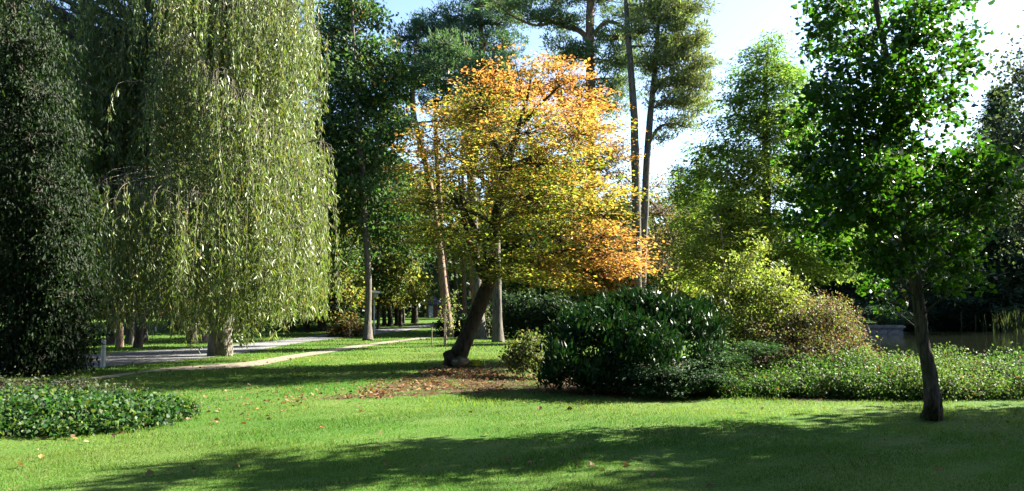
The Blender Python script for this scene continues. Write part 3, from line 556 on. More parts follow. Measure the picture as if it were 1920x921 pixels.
# ivy bed, left
ib = []
for px, py, D, rx, rz, n in [(30,772,12.8,50,16,70),(95,775,12.7,50,18,90),(160,778,12.8,50,18,100),(225,778,12.9,46,16,90),(285,775,13.3,36,13,70),(325,772,13.6,20,10,30),(60,800,12.2,60,10,60),(140,800,12.2,56,9,60),(215,795,12.5,50,9,56),(280,788,12.9,34,8,34),(130,750,13.8,90,12,80),(230,752,14,80,8,60),(-60,780,12.6,60,22,70),(40,745,14.6,70,16,60),(310,758,13.9,30,6,24)]:
    ib.append(bl(px, py, D, rx, rz, n, .55))
def ivy_col(p, r):
    k = r.random((len(p), 1)); return np.where(k < .22, jit([.11, .17, .04], len(p), r, .15), np.where(k < .24, jit([.22, .28, .17], len(p), r, .1), jit([.035, .095, .025], len(p), r, .25)))
grow("ivy_bed", "mound of glossy green and pale ivy leaves at the lawn edge", "plant", sh_trunk(G(150, 790), .1, .03), ib,
     dict(n=24, sig=(.10, .10, .06), size=.052, tpl=IVY, mode='random'), ivy_col, M['leaf'], M['twig'], seed=18, zfloor=.03, slope=.1, twr=.004, limr=.006, tside=8)
gs = [bl(px, py, D, rx, rz, n, .6) for px, py, D, rx, rz, n in [(165,738,15.8,46,13,50),(215,744,15.4,34,9,26),(110,738,15.6,60,15,50),(20,728,15.6,60,16,46),(40,745,15,60,13,46)]]
grow("grey_green_cotoneaster", "straggly grey-green shrub with fine twigs behind the ivy mound", "shrub", sh_trunk(G(120, 745), .3, .03), gs,
     dict(n=22, sig=(.13, .13, .10), size=.05, tpl=DIA(.5), mode='random'), lambda p, r: jit([.075, .09, .045], len(p), r, .25), M['leaf'], M['twig'], seed=19, zfloor=.05, slope=.1, twr=.005, limr=.01, tside=8)
# dark tree standing in for the willow's shaded half, shade put into leaf colour
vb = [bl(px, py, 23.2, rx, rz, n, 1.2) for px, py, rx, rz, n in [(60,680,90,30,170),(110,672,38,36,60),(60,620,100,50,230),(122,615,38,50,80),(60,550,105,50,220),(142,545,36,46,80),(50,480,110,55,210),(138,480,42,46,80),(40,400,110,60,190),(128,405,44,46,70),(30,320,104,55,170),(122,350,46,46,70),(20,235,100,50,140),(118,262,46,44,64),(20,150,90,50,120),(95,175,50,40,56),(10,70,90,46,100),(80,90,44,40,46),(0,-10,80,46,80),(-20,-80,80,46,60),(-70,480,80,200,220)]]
grow("willow_shade_tree", "tall dark tree cloaked in shaded drooping leaves down to the ground at the left edge", "tree", [(*P3(60,700,23.6)[:2], -.05, .34), (*P3(62,620,23.6), .30), (*P3(64,500,23.6), .27), (*P3(56,350,23.6), .22), (*P3(40,180,23.6), .15), (*P3(20,-20,23.6), .06)], vb,
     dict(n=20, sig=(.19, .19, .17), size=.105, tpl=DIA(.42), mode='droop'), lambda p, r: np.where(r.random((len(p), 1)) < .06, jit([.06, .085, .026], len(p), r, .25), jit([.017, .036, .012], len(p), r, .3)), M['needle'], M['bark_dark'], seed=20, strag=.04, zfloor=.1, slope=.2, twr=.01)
# weeds by the stump and grass tufts in the ivy
def tuft(name, label, c, n, h, rad, col, seed, tw=.06):
    r = np.random.default_rng(seed); c = np.array(c, float); p = c+r.normal(size=(n, 3))*[rad, rad, 0]; d = nrmz(r.normal(size=(n, 3))*.35+[0, 0, 1.])
    hh = h*(.6+.5*r.random(n)); V, Fc = leaves(p, d, r.normal(size=(n, 3)), hh, np.array([(0,-tw/2,0),(0,tw/2,0),(.6,tw*.35,.02),(1,0,.08),(.6,-tw*.35,.02)]))
    o = mesh_np(name, V, [Fc], M['leaf'], None, c, jit(col, n, r, .2)); o.location = c; return tag(o, label, "plant", kind="stuff")
tuft("sedge_tuft", "spiky tuft of long narrow leaves left of the ivy mound", G(18, 775), 90, .42, .22, [.10, .16, .03], 3, .035)
tuft("yellow_weeds", "bright yellow-green weeds sprouting right of the leaning trunk", G(888, 686), 60, .22, .16, [.32, .40, .05], 4, .3)

# ================================================================== OAK and other broadleaved trees beyond the path
def g0(px, py): return G(px, py)
def vtrunk(L, D): return pxp(L, D)
oak_col = lambda p, r: np.where(r.random((len(p), 1)) < .035, jit([.26, .20, .04], len(p), r, .2), jit([.062, .125, .042], len(p), r, .26))
OD = 52
ob = [bl(px, py, D, rx, rz, n, 3.2) for px, py, D, rx, rz, n in [(680,20,OD,30,18,22),(650,5,OD,40,24,30),(700,30,OD,22,12,10),(620,60,OD+1,50,60,70),(600,140,OD+2,50,60,70),(690,110,OD,60,40,70),(740,140,OD,34,36,34),(660,160,OD-1,60,44,70),(725,200,OD,44,34,40),(610,250,OD+1,50,60,60),(680,250,OD-1,60,44,60),
     (745,255,OD,26,24,16),(640,330,OD,54,44,60),(720,310,OD,50,34,44),(690,370,OD-1,60,40,64),(630,420,OD,46,40,50),(745,380,OD,30,34,28),(730,430,OD,56,32,50),(650,480,OD+3,40,30,30),(770,430,OD,34,36,30),(600,380,OD+2,40,70,50),(720,490,OD+14,50,26,40),(770,480,OD+14,34,26,26),(715,530,OD+15,50,24,26),(600,480,OD+3,34,40,40),(650,220,OD,60,60,50)]]
grow("oak_tree", "tall dark oak with pale slim straight trunk beside the lamp post", "tree", [(*P3(690,639,50)[:2], -.05, .26), *pxp([(690,600,13),(691,540,12),(688,470,12),(683,400,11),(680,320,11),(672,250,10),(668,180,9),(664,100,7),(660,20,5),(656,-60,3)], 50.5)],
     [(x, y, z, a, b*.8, c, n*1.0) for (x, y, z, a, b, c, n) in ob], dict(n=36, sig=(.46, .46, .30), size=.21, tpl=DIA(.6), mode='random'), oak_col, M['leaf'], M['bark_grey'], seed=30, tside=14, flare=.3, furrow=.06, slope=.3, minz=6.5, twr=.025, limr=.07)
yd_col = lambda p, r: np.where(r.random((len(p), 1)) < .4, jit([.34, .30, .07], len(p), r, .2), jit([.19, .24, .065], len(p), r, .22))
g2 = [bl(px, py, 57, rx, rz, n, 2) for px, py, rx, rz, n in [(650,520,30,30,40),(625,480,34,30,40),(665,560,20,20,24),(640,600,18,14,14),(640,430,40,30,40),(620,380,50,40,50)]]
grow("ivy_trunk_tree", "dark thick-trunked tree with yellowing leaves left of the slim pale trunk", "tree", [(*P3(656,634,57)[:2], -.05, .45), *pxp([(650,600,22),(643,560,20),(640,500,18),(636,430,15),(630,350,11),(625,250,7)], 57)],
     g2, dict(n=24, sig=(.35, .35, .25), size=.19, tpl=DIA(.55), mode='random'), yd_col, M['leaf'], M['bark_dark'], seed=31, minz=4, slope=.3, twr=.02)
b3 = [bl(px, py, 55.5, rx, rz, n, .9) for px, py, rx, rz, n in [(640,620,18,12,40),(662,615,18,16,50),(655,600,14,14,24),(672,628,12,8,16),(628,628,14,7,16)]]
grow("russet_bush", "small russet and green bush round the foot of the dark thick trunk", "bush", sh_trunk(G(655, 634), .4, .04), b3,
     dict(n=16, sig=(.18, .18, .14), size=.15, tpl=DIA(.55), mode='random'), lambda p, r: np.where(r.random((len(p), 1)) < .4, jit([.22, .10, .04], len(p), r, .25), jit([.09, .12, .04], len(p), r, .2)), M['leaf'], M['twig'], seed=32, slope=.2, twr=.01)

# ================================================================== PINES
pine_spec = lambda n=46, s=.24: dict(n=int(n*.72), sig=(.20, .20, .085), size=s*.95, tpl=RHOMB(.24), mode='needle')
def pine_col(a): return lambda p, r: jit(np.array(a)*2.5, len(p), r, .25, .08)
def pads(L, D, rd=1.6): return [bl(px, py, D+(dd[0] if dd else 0), rx*1.0, rz*1.15, n*1.45, rd) for (px, py, rx, rz, n, *dd) in L]
PD = 50
grow("tall_pine_tree", "tall pine with thick reddish trunk and big bare bowed side limb above the autumn tree", "tree",
     [(*P3(1108,640,PD)[:2], -.05, .32), *pxp([(1109,560,19),(1110,400,18),(1108,250,18),(1107,150,18),(1106,60,17),(1108,0,15),(1112,-80,12),(1110,-180,8),(1108,-260,4)], PD)],
     pads([(1010,30,60,14,40),(960,10,50,14,34),(1050,-10,60,22,40),(1160,70,60,20,46),(1190,30,60,20,40),(1090,100,40,18,26),(1150,120,44,18,34),(1050,90,34,12,18),(1060,40,50,14,30),(1130,0,60,26,40),(1180,-40,60,26,40),(1050,-70,70,30,50),(1120,-120,80,40,60),(1020,-120,60,30,40),(1075,150,26,12,12),(1145,165,26,14,16),(1130,200,16,20,10),(1070,110,44,20,26),(1160,150,50,26,30),(1180,110,50,20,26),(1085,180,34,18,14),(1150,195,34,20,18)], PD),
     pine_spec(), pine_col([.062, .095, .050]), M['needle'], M['bark_pine'], seed=40, slope=-.1, twr=.03, limr=.06,
     limbs=[pxp([(1107,85,12),(1090,60,11),(1060,50,9),(1035,42,7),(1005,48,5),(960,30,4),(935,10,3)], PD), pxp([(1108,70,9),(1135,42,8),(1160,46,7),(1185,62,5),(1210,60,4)], PD)], flare=.2)
PD2 = 46
grow("twin_pine_tree", "straight left trunk of two close pines standing behind the laurel bush", "tree",
     [(*P3(1192,642,PD2)[:2], -.05, .28), *pxp([(1193,600,19),(1194,500,18),(1193,400,17),(1191,300,16),(1188,200,14),(1182,120,12),(1176,40,10),(1172,-40,7),(1168,-140,4)], PD2)],
     pads([(1230,20,50,20,44),(1200,60,40,16,26),(1270,50,44,20,40),(1210,-40,60,30,50),(1150,-60,50,30,40),(1240,90,40,16,30),(1215,120,26,12,14)], PD2),
     pine_spec(), pine_col([.085, .105, .045]), M['needle'], M['bark_grey'], seed=41, slope=-.1, twr=.025, limr=.05, flare=.2)
grow("twin_pine_tree", "slightly leaning right trunk of two close pines with drooping feathery crown over open sky", "tree",
     [(*P3(1204,642,PD2+.6)[:2], -.05, .24), *pxp([(1204,600,15),(1205,500,14),(1209,400,14),(1213,300,13),(1219,220,12),(1226,150,10),(1232,80,8),(1236,0,6),(1238,-70,3)], PD2+.6)],
     pads([(1290,20,40,18,36),(1250,0,50,24,46),(1310,70,30,14,24),(1280,90,44,16,44),(1240,120,36,14,26),(1300,120,36,14,32),(1270,150,44,14,38),(1310,160,28,12,20),(1250,190,34,12,24),(1290,195,34,12,24),(1315,205,20,9,10),(1225,165,20,10,10),(1255,235,30,9,14),(1240,262,16,8,6),(1300,150,30,40,20),(1285,235,18,10,8)], PD2+.6),
     pine_spec(), pine_col([.095, .110, .050]), M['needle'], M['bark_grey'], seed=42, slope=.15, twr=.022, limr=.045, flare=.2,
     limbs=[pxp([(1216,270,7),(1235,240,6),(1260,232,4),(1290,240,3)], PD2+.6), pxp([(1222,180,7),(1245,150,6),(1275,145,5),(1305,165,3)], PD2+.6)])
PD3 = 57
grow("dark_pine_tree", "broad dark blue-green pine crown between the oak and the autumn tree", "tree",
     [(*P3(900,640,PD3)[:2], -.05, .32), *pxp([(893,560,18),(886,480,16),(880,400,15),(890,300,14),(900,200,13),(904,120,12),(902,60,10),(895,0,8),(892,-60,4)], PD3)],
     pads([(905,10,60,18,46),(860,40,60,20,60),(930,45,50,18,44),(815,60,46,20,46),(880,80,70,18,56),(800,95,46,18,40),(950,85,40,16,30),(850,110,60,18,50),(910,130,50,16,34),(790,140,44,18,36),(840,160,56,16,44),(930,165,36,14,20),(880,185,50,14,30),(820,190,40,14,26),(900,-40,80,30,50),(770,115,24,12,12),(960,10,44,20,30)], PD3, 2.4),
     pine_spec(48, .27), pine_col([.040, .075, .050]), M['needle'], M['bark_pine'], seed=43, slope=-.05, twr=.03, limr=.06, flare=.2)
grow("leaning_pine_tree", "leaning reddish pine trunk left of the autumn tree with dark bent crown", "tree",
     [(*P3(843,633,55)[:2], -.05, .26), *pxp([(838,590,17),(832,540,15),(826,480,14),(818,420,13),(808,360,12),(799,310,12),(786,260,12),(776,220,11),(773,180,10),(776,130,8),(780,80,5)], 55)],
     pads([(760,70,30,12,20),(790,50,30,14,20),(750,180,26,12,14),(745,220,24,10,10),(780,150,34,16,24),(810,120,30,12,20),(755,130,28,14,18)], 55, 1.6),
     pine_spec(46, .25), pine_col([.038, .072, .045]), M['needle'], M['bark_pine'], seed=44, slope=-.1, twr=.025, limr=.05, flare=.25)
grow("slim_pine_tree", "slim reddish pine trunk just right of the leaning pine trunk", "tree",
     [(*P3(845,628,60)[:2], -.05, .20), *pxp([(840,560,10),(832,480,10),(826,400,10),(822,340,10),(818,260,9),(818,180,7),(822,110,5)], 60)],
     pads([(830,100,36,16,24),(850,130,30,14,18),(800,160,30,12,14)], 60), pine_spec(46, .26), pine_col([.04, .075, .045]), M['needle'], M['bark_pine'], seed=45, slope=-.1, twr=.025, limr=.05, flare=.2)
def polepine(px, py, D, w_, lean, label, seed, mat='bark_grey', top_=-60, crown=True, name="pine_tree"):
    b = P3(px, py, D); z0 = float(gz(b[0], b[1])); T = [(b[0], b[1], z0-.05, w_*pxm(D)/2*1.25)]
    for f_, rr in ((.2, 1), (.45, .92), (.7, .8), (.88, .6), (1, .3)): T.append((*P3(px+lean*f_, py+(top_-py)*f_, D), w_*pxm(D)/2*rr))
    r = np.random.default_rng(seed); L = []
    if crown:
        for k in range(9): L.append((px+lean+r.normal()*45, top_+60+r.uniform(-60, 120), 44, 16, 26))
    else: L = [(px+lean, top_+20, 30, 20, 12)]
    return grow(name, label, "tree", T, pads(L, D, 2), pine_spec(34, .3), pine_col([.045, .08, .045]), M['needle'], M[mat], seed=seed, slope=-.1, twr=.03, limr=.05, flare=.25, tside=12)
polepine(901, 637, 52, 17, -34, "pale grey thick pine trunk right behind the leaning autumn tree trunk", 50, 'bark_grey', 60)
polepine(933, 641, 47, 17, -8, "dark straight pine trunk with lit right edge standing right of the leaning trunk", 51, 'bark_grey', 90)
polepine(871, 622, 75, 8, -4, "thin far pine trunk seen between the leaning pine and the autumn tree", 52, 'bark_pine', 250, False)
# bare reddish tree right of the autumn tree
fb = [bl(px, py, 64, rx, rz, n, 2.5) for px, py, rx, rz, n in [(1150,300,40,40,70),(1165,360,50,40,70),(1240,400,50,40,90),(1270,440,44,36,70),(1230,350,34,24,40),(1220,470,50,34,60),(1300,400,30,30,30),(1170,430,50,40,50),(1250,500,50,26,40)]]
grow("bare_reddish_tree", "thin reddish grey half bare tree behind the twin pine trunks", "tree", [(*P3(1262,625,64)[:2], -.05, .25), *pxp([(1264,560,9),(1268,500,9),(1262,440,7),(1240,400,5),(1200,360,4),(1160,320,2)], 64)],
     fb, dict(n=11, sig=(.5, .5, .4), size=.16, tpl=DIA(.5), mode='random'), lambda p, r: np.where(r.random((len(p), 1)) < .65, jit([.20, .13, .085], len(p), r, .25), jit([.18, .20, .06], len(p), r, .2)), M['leaf'], bark("reddish_bark", (.08,.05,.04), (.2,.14,.11)), seed=53, slope=.4, twr=.018, limr=.05)

# ================================================================== FEATHERY CONIFER by the pond
MD = 33
mb_ = [bl(px, py, MD+dz, rx, rz, n, 1.1) for px, py, rx, rz, n, dz in [(1440,88,20,16,12,0),(1420,115,34,16,24,0),(1460,125,30,16,20,0),(1405,150,34,16,22,0),(1450,165,44,18,36,-.5),(1490,150,22,14,10,0),(1390,190,40,16,28,0),(1440,210,50,20,44,-.8),(1500,205,34,18,22,0),(1375,235,40,16,28,0),
      (1430,258,50,20,44,-1),(1500,255,44,20,34,0),(1350,280,44,18,36,0),(1410,305,50,20,44,-1),(1480,310,50,22,44,0),(1330,325,44,18,36,0),(1390,345,50,22,44,-1.2),(1460,360,50,22,44,-.6),(1530,350,44,26,40,0),(1310,370,44,18,30,0),(1370,395,50,20,44,-1.3),(1440,410,50,22,44,-1),(1510,420,50,26,44,0),
      (1300,420,40,18,26,0),(1350,440,50,20,40,-1.3),(1420,450,50,22,40,-1),(1490,470,50,24,40,-.3),(1560,460,50,30,44,0),(1310,470,40,18,26,-.8),(1370,490,44,18,30,-1),(1530,500,44,20,26,0),(1590,500,36,18,20,0),(1320,520,40,14,20,-.5),(1600,440,30,30,20,1)]]
grow("feathery_conifer", "light green feathery pyramid-shaped conifer behind the yellow-green shrub", "tree", [(*P3(1436,640,MD)[:2], -.05, .24), *pxp([(1436,560,20),(1437,450,18),(1437,350,15),(1434,250,11),(1436,160,7),(1440,90,3)], MD)],
     [(x, y, z, a*1.2, b*1.1, c*1.35, n*1.05) for (x, y, z, a, b, c, n) in mb_], dict(n=50, sig=(.27, .27, .13), size=.16, tpl=RHOMB(.34), mode='feather'), lambda p, r: (lambda t: jit((1-t)*np.array([.15, .25, .06])+t*np.array([.30, .38, .09]), len(p), r, .18))(ss(.45+.6*NZ(5, 10, .7)(p))[:, None]), M['feather'], M['bark_dark'], seed=60, slope=.35, twr=.012, limr=.03, flare=.3, shell=.6)
yl = [bl(px, py, 30, rx, rz, n, 1.2) for px, py, rx, rz, n in [(1300,430,30,20,16),(1320,480,34,22,22),(1290,510,30,20,16),(1350,530,30,20,14),(1270,470,20,20,8),(1370,440,24,18,10)]]
grow("young_larch", "loose yellow-green young conifer with bare grey twigs left of the feathery one", "tree", [(*P3(1352,640,30)[:2], -.05, .07), *pxp([(1353,560,5),(1356,500,4),(1352,440,3),(1345,400,2)], 30)],
     yl, dict(n=34, sig=(.22, .22, .08), size=.15, tpl=RHOMB(.3), mode='spray'), lambda p, r: jit([.19, .24, .05], len(p), r, .2), M['leaf'], M['palewood'], seed=61, slope=.5, twr=.009, limr=.02)

# ================================================================== BACKGROUND TREES (one of each kind, then copies)
def proto_broad(name, label, colv, seed, H=14, rad=5, n=900, size=.42, tr=.3, z0=.28, group=None, spec_mode='random'):
    r = np.random.default_rng(seed); B = []
    for k in range(16):
        a = r.uniform(0, 2*pi); h = r.uniform(z0+.1, .93); q = rad*sin(min(1, max(.15, (1-h)/(.6)))*pi/2)*r.uniform(.2, .75)
        B.append((q*cos(a), q*sin(a), h*H, rad*.42, rad*.42, H*.10, n/16))
    return grow(name, label, "tree", [(0,0,-.05,tr*1.2),(.1,0,H*.2,tr),(0,.1,H*.5,tr*.7),(.1,0,H*.75,tr*.4),(0,0,H*.9,tr*.15)], B, dict(n=11, sig=(rad*.1, rad*.1, H*.03), size=size, tpl=DIA(.6), mode=spec_mode), colv, M['leaf'], M['bark_dark'], group, seed=seed, slope=.5, twr=.03, limr=.08, flare=.4)
def proto_conifer(name, label, colv, seed, H=18, rad=3.6, n=900, size=.4, group=None):
    r = np.random.default_rng(seed); B = []
    for k in range(26):
        h = (k+.5)/26; q = rad*(1-h)**.75
        for a in np.arange(3)*2.1+k: B.append((q*.55*cos(a), q*.55*sin(a), H*(.05+.93*h), q*.5+.25, q*.5+.25, H*.022, n/78*(1.5-h)))
    return grow(name, label, "tree", [(0,0,-.05,.34),(0,0,H*.3,.26),(0,0,H*.7,.14),(0,0,H*.99,.03)], B, dict(n=13, sig=(.38, .38, .14), size=size, tpl=RHOMB(.32), mode='spray'), colv, M['needle'], M['bark_dark'], group, seed=seed, slope=.2, twr=.025, limr=.03, flare=.3)
dk = lambda a: (lambda p, r: jit(a, len(p), r, .28))
used = set()
def place(proto, items, group=None):
    for (px, D, s, label) in items:
        o = proto if proto.name not in used else copy_tree(proto); used.add(o.name)
        x = (px-960)/F*D; o.location = (x, D, float(gz(x, D))-.05); o.rotation_euler.z = (px*.37) % 6.28; o.scale = (s, s, s); o["label"] = label
        if group: o["group"] = group
b1 = proto_broad("broadleaf_tree", "x", dk([.042, .085, .03]), 70)
for k, (px, D, s) in enumerate([(30,60,1.1),(130,64,1.2),(215,62,1.15),(330,66,1.2),(450,70,1.25),(545,68,1.1),(590,78,1.2),(700,84,1.3),(40,47,1.35),(140,50,1.4),(260,49,1.3),(-70,44,1.3),(1010,66,1.0),(1098,46,.42),(980,60,.6),(1350,78,.95),(1150,80,.9)]):
    lab = {450: "dark tree filling the shade right of the willow trunk beyond the road", 545: "dark green tree just beyond the willow's right fringe", 590: "deep green tree behind the gap between willow and thick dark trunk", 700: "large dark tree far behind the lamp post",
        1010: "dark rounded tree low behind the autumn tree's right side", 1098: "dark low tree behind the laurel bush", 980: "small dark tree right of the dark straight pine trunk", 1350: "dark green tree behind the feathery conifer", 1150: "dark tree between the twin pines and the autumn tree"}.get(px)
    place(b1, [(px, D, s, lab or "dark green broadleaved tree beyond the road behind the willow curtain")], None if lab else "broadleaved trees behind the willow")
y1 = proto_broad("understory_tree", "x", yd_col, 71, 9, 3.4, 620, .26, .14, .12)
for px, D, s, lab in [(722,72,1.0,"yellow-green small tree behind the lamp post"),(752,70,.85,"yellow-green small tree with low branches left of the brick hut"),(710,66,.8,"loose yellowish tree just right of the slim pale trunk"),(560,75,1,"yellowish tree in shade beyond the willow's right edge"),(240,58,.8,"yellowish small tree behind the willow's left trunks"),(1245,72,.9,"yellow-green tree behind the reddish bare tree"),(1290,85,1.25,"pale green far tree on the skyline right of the twin pines")]:
    place(y1, [(px, D, s, lab)])
c1 = proto_conifer("spruce_tree", "x", dk([.030, .060, .035]), 72)
far = [(1000,78,.9,"dark conifer behind the autumn tree's lower right boughs"),(1045,74,.75,"dark conifer low behind the autumn leaves"),(1275,92,.95,"blue-green conifer on the skyline right of the twin pines"),(605,64,.85,"dark spruce between the willow and the thick dark trunk"),(575,66,.7,"dark low spruce behind the right edge of the willow"),
       (1590,98,1.0,"dark spruce on the far bank left of the fan-leaved tree"),(1650,100,1.1,"dark spruce on the far bank above the stone quay"),(1770,96,.95,"dark spruce on the far bank right of the leaning trunk"),(1820,100,1.15,"dark spruce on the far bank near the right edge"),(1915,94,1.1,"dark spruce on the far bank at the right edge"),(930,90,.9,"dark spruce far behind the pine trunks")]
for q in far: place(c1, [q])
t1 = proto_conifer("redwood_tree", "x", dk([.075, .125, .07]), 73, 24, 5.6, 2900, .46)
place(t1, [(1885,93,1.07,"very tall blue-green conical conifer on the far bank at the right edge"),(1530,100,.72,"mid green conical conifer behind the feathery one")])
# right-edge airy tree high above
b2 = proto_broad("airy_tree", "x", dk([.07,.10,.05]), 74, 26, 6, 700, .34)
place(b2, [(1935,80,1.03,"thin airy tree top rising at the right edge above the tall conifer")])
# far-bank shrubs
def bankshrub(px, D, s, lab, colv, seed, name="bank_shrub"):
    b = ((px-960)/F*D, D); r = np.random.default_rng(seed); z = max(0, float(gz(*b)))
    B = [(b[0]+r.normal()*1.3*s, b[1]+r.normal()*.6, z+s*r.uniform(.3, 1.3), 1.5*s, 1.2*s, .7*s, 60) for k in range(7)]
    grow(name, lab, "shrub", [(b[0], b[1], z-.05, .08), (b[0], b[1], z+.5*s, .06), (b[0], b[1], z+s, .03)], B, dict(n=14, sig=(.3, .3, .2), size=.26, tpl=DIA(.5), mode='spray'), colv, M['leaf'], M['twig'], seed=seed, slope=.2, twr=.02, zfloor=z)
for k, (px, D, s, lab) in enumerate([(1560,88,1.8,"dark shrub on the pond's far bank at its left end"),(1745,92,1.9,"dark rounded shrub on the far bank behind the leaning trunk"),(1800,93,1.7,"dark low shrub on the far bank right of the leaning trunk"),(1850,93,1.9,"dark shrub on the far bank left of the reeds"),(1940,92,1.8,"dark shrub on the far bank behind the reeds"),(1700,93,1.9,"dark shrub on the far bank just behind the stone quay")]):
    bankshrub(px, D, s, lab, dk([.028, .055, .03]), 200+k)
# saplings
def sapling(px, py, D, hpx, wpx, lab, colv, seed, n=16, stake=False, w0=3, leaf=.10):
    b = G(px, py); D = b[1]; top_ = P3(px, py-hpx, D); r = np.random.default_rng(seed); B = []
    for k in range(7):
        f_ = .3+.68*k/6; B.append((*(b+(top_-b)*f_+[r.normal()*wpx*pxm(D)*.25, 0, 0]), wpx*pxm(D)*.5*(1.15-f_*.7), wpx*pxm(D)*.4, hpx*pxm(D)*.09, n))
    o = grow("sapling", lab, "tree", [(b[0], b[1], b[2]-.03, w0*pxm(D)/2), (*(b*.5+top_*.5), w0*pxm(D)/2.6), (*top_, .006)], B, dict(n=5, sig=(.08, .08, .07), size=leaf, tpl=DIA(.5), mode='random'), colv, M['leaf'], M['palewood'], seed=seed, slope=.8, twr=.007, limr=.012, tside=8, flare=0)
    return o, b
lg = dk([.24, .28, .12])
sapling(962, 627, 60, 60, 44, "small pale leaved sapling on the lawn right of the dark straight pine trunk", dk([.34, .38, .22]), 80, 26, leaf=.12)
sapling(836, 645, 44, 95, 46, "thin sapling tied to wooden stakes left of the leaning autumn tree trunk", lg, 81, 10)
sapling(916, 632, 50, 60, 34, "little green sapling between the pale and the dark pine trunks", dk([.16, .20, .07]), 82, 10)
def stake(px, py, hpx, lab):
    b = G(px, py); h = hpx*pxm(b[1]); mb = MB(); tube(mb, [(b[0], b[1], b[2]-.1, .028), (b[0]+.01, b[1], b[2]+h*.5, .026), (b[0]+.01, b[1], b[2]+h*.97, .025), (b[0]+.01, b[1], b[2]+h, .004)], 2, 8, .04)
    o = mb.build("stake", M['stake'], None, b, False); o.location = b; tag(o, lab, "stake")
stake(833, 648, 62, "round wooden stake beside the thin sapling left of the leaning tree"); stake(809, 650, 36, "shorter thin stake left of the staked sapling"); stake(886, 647, 26, "short stake right of the leaning autumn tree trunk"); stake(952, 626, 22, "short stake beside the pale leaved sapling")

# trunks across the road on the left
PB = None
for k, (px, py, w_, lean, lab) in enumerate([(224,651,13,-3,"reddish pine trunk with lit right side just right of the white post, across the road"),(258,652,15,12,"thick dark trunk leaning right across the road, behind the willow"),(247,648,8,-2,"thin pale trunk touching the thick leaning trunk across the road"),(207,646,16,0,"dark broad trunk hidden behind the ivy leaves, across the road"),(358,645,17,2,"short looking dark stout trunk left of the willow trunk across the road"),(384,642,10,-5,"slim reddish trunk just left of the willow trunk across the road")]):
    b = G(px, py); D = b[1]; H = 13; k2 = pxm(D); T = [(b[0], b[1], b[2]-.05, w_*k2/2*1.1)]
    for f_ in (.15, .4, .7, 1): T.append((b[0]+lean*k2*f_*3, b[1], b[2]+H*f_, w_*k2/2*(1-.7*f_)))
    r = np.random.default_rng(90+k); B = [(b[0]+lean*k2*2+r.normal()*1.6, b[1]+r.normal()*1.4, b[2]+r.uniform(6.5, 13), 1.9, 1.9, .9, 34) for j in range(8)]
    grow("roadside_pine", lab, "tree", T, B, dict(n=30, sig=(.4, .4, .2), size=.3, tpl=RHOMB(.22), mode='needle'), pine_col([.045, .08, .04]), M['needle'], M['bark_pine' if k in (0, 5) else 'bark_dark' if k != 2 else 'bark_grey'], seed=90+k, slope=-.1, twr=.03, limr=.05, flare=.2)
# trunks far behind, right of the lamp
for k, (px, py, w_, lab) in enumerate([(745,610,8,"slim dark trunk right of the lamp post beyond the road"),(778,603,11,"stout dark trunk left of the brick hut"),(732,612,9,"shaded grey trunk close behind the lamp post"),(757,606,5,"thin trunk between two darker ones beyond the road"),(1278,560,8,"far dark trunk under the reddish bare tree"),(862,600,6,"thin pale trunk near the far cream building")]):
    D = min(G(px, max(py, 606))[1], 96) if py < 612 else G(px, py)[1]; x = (px-960)/F*D; z = float(gz(x, D)); k2 = pxm(D); r = np.random.default_rng(120+k)
    if k == 4: x = (px-960)/F*74; D = 74; z = 0; k2 = pxm(D)
    T = [(x, D, z-.05, w_*k2/2*1.25), (x, D, z+.8, w_*k2/2), (x+r.normal()*.2, D, z+5, w_*k2/2*.8), (x+r.normal()*.4, D, z+11, w_*k2/2*.3)]
    B = [(x+r.normal()*1.6, D+r.normal()*1.5, z+r.uniform(6, 12), 2.0, 2.0, 1.0, 30) for j in range(7)]
    grow("far_tree", lab, "tree", T, B, dict(n=14, sig=(.4, .4, .3), size=.34, tpl=DIA(.5), mode='random'), yd_col if k in (0, 3) else dk([.05, .09, .035]), M['leaf'], M['bark_dark'] if k < 4 else M['bark_grey'], seed=120+k, slope=.4, twr=.03, flare=.3)

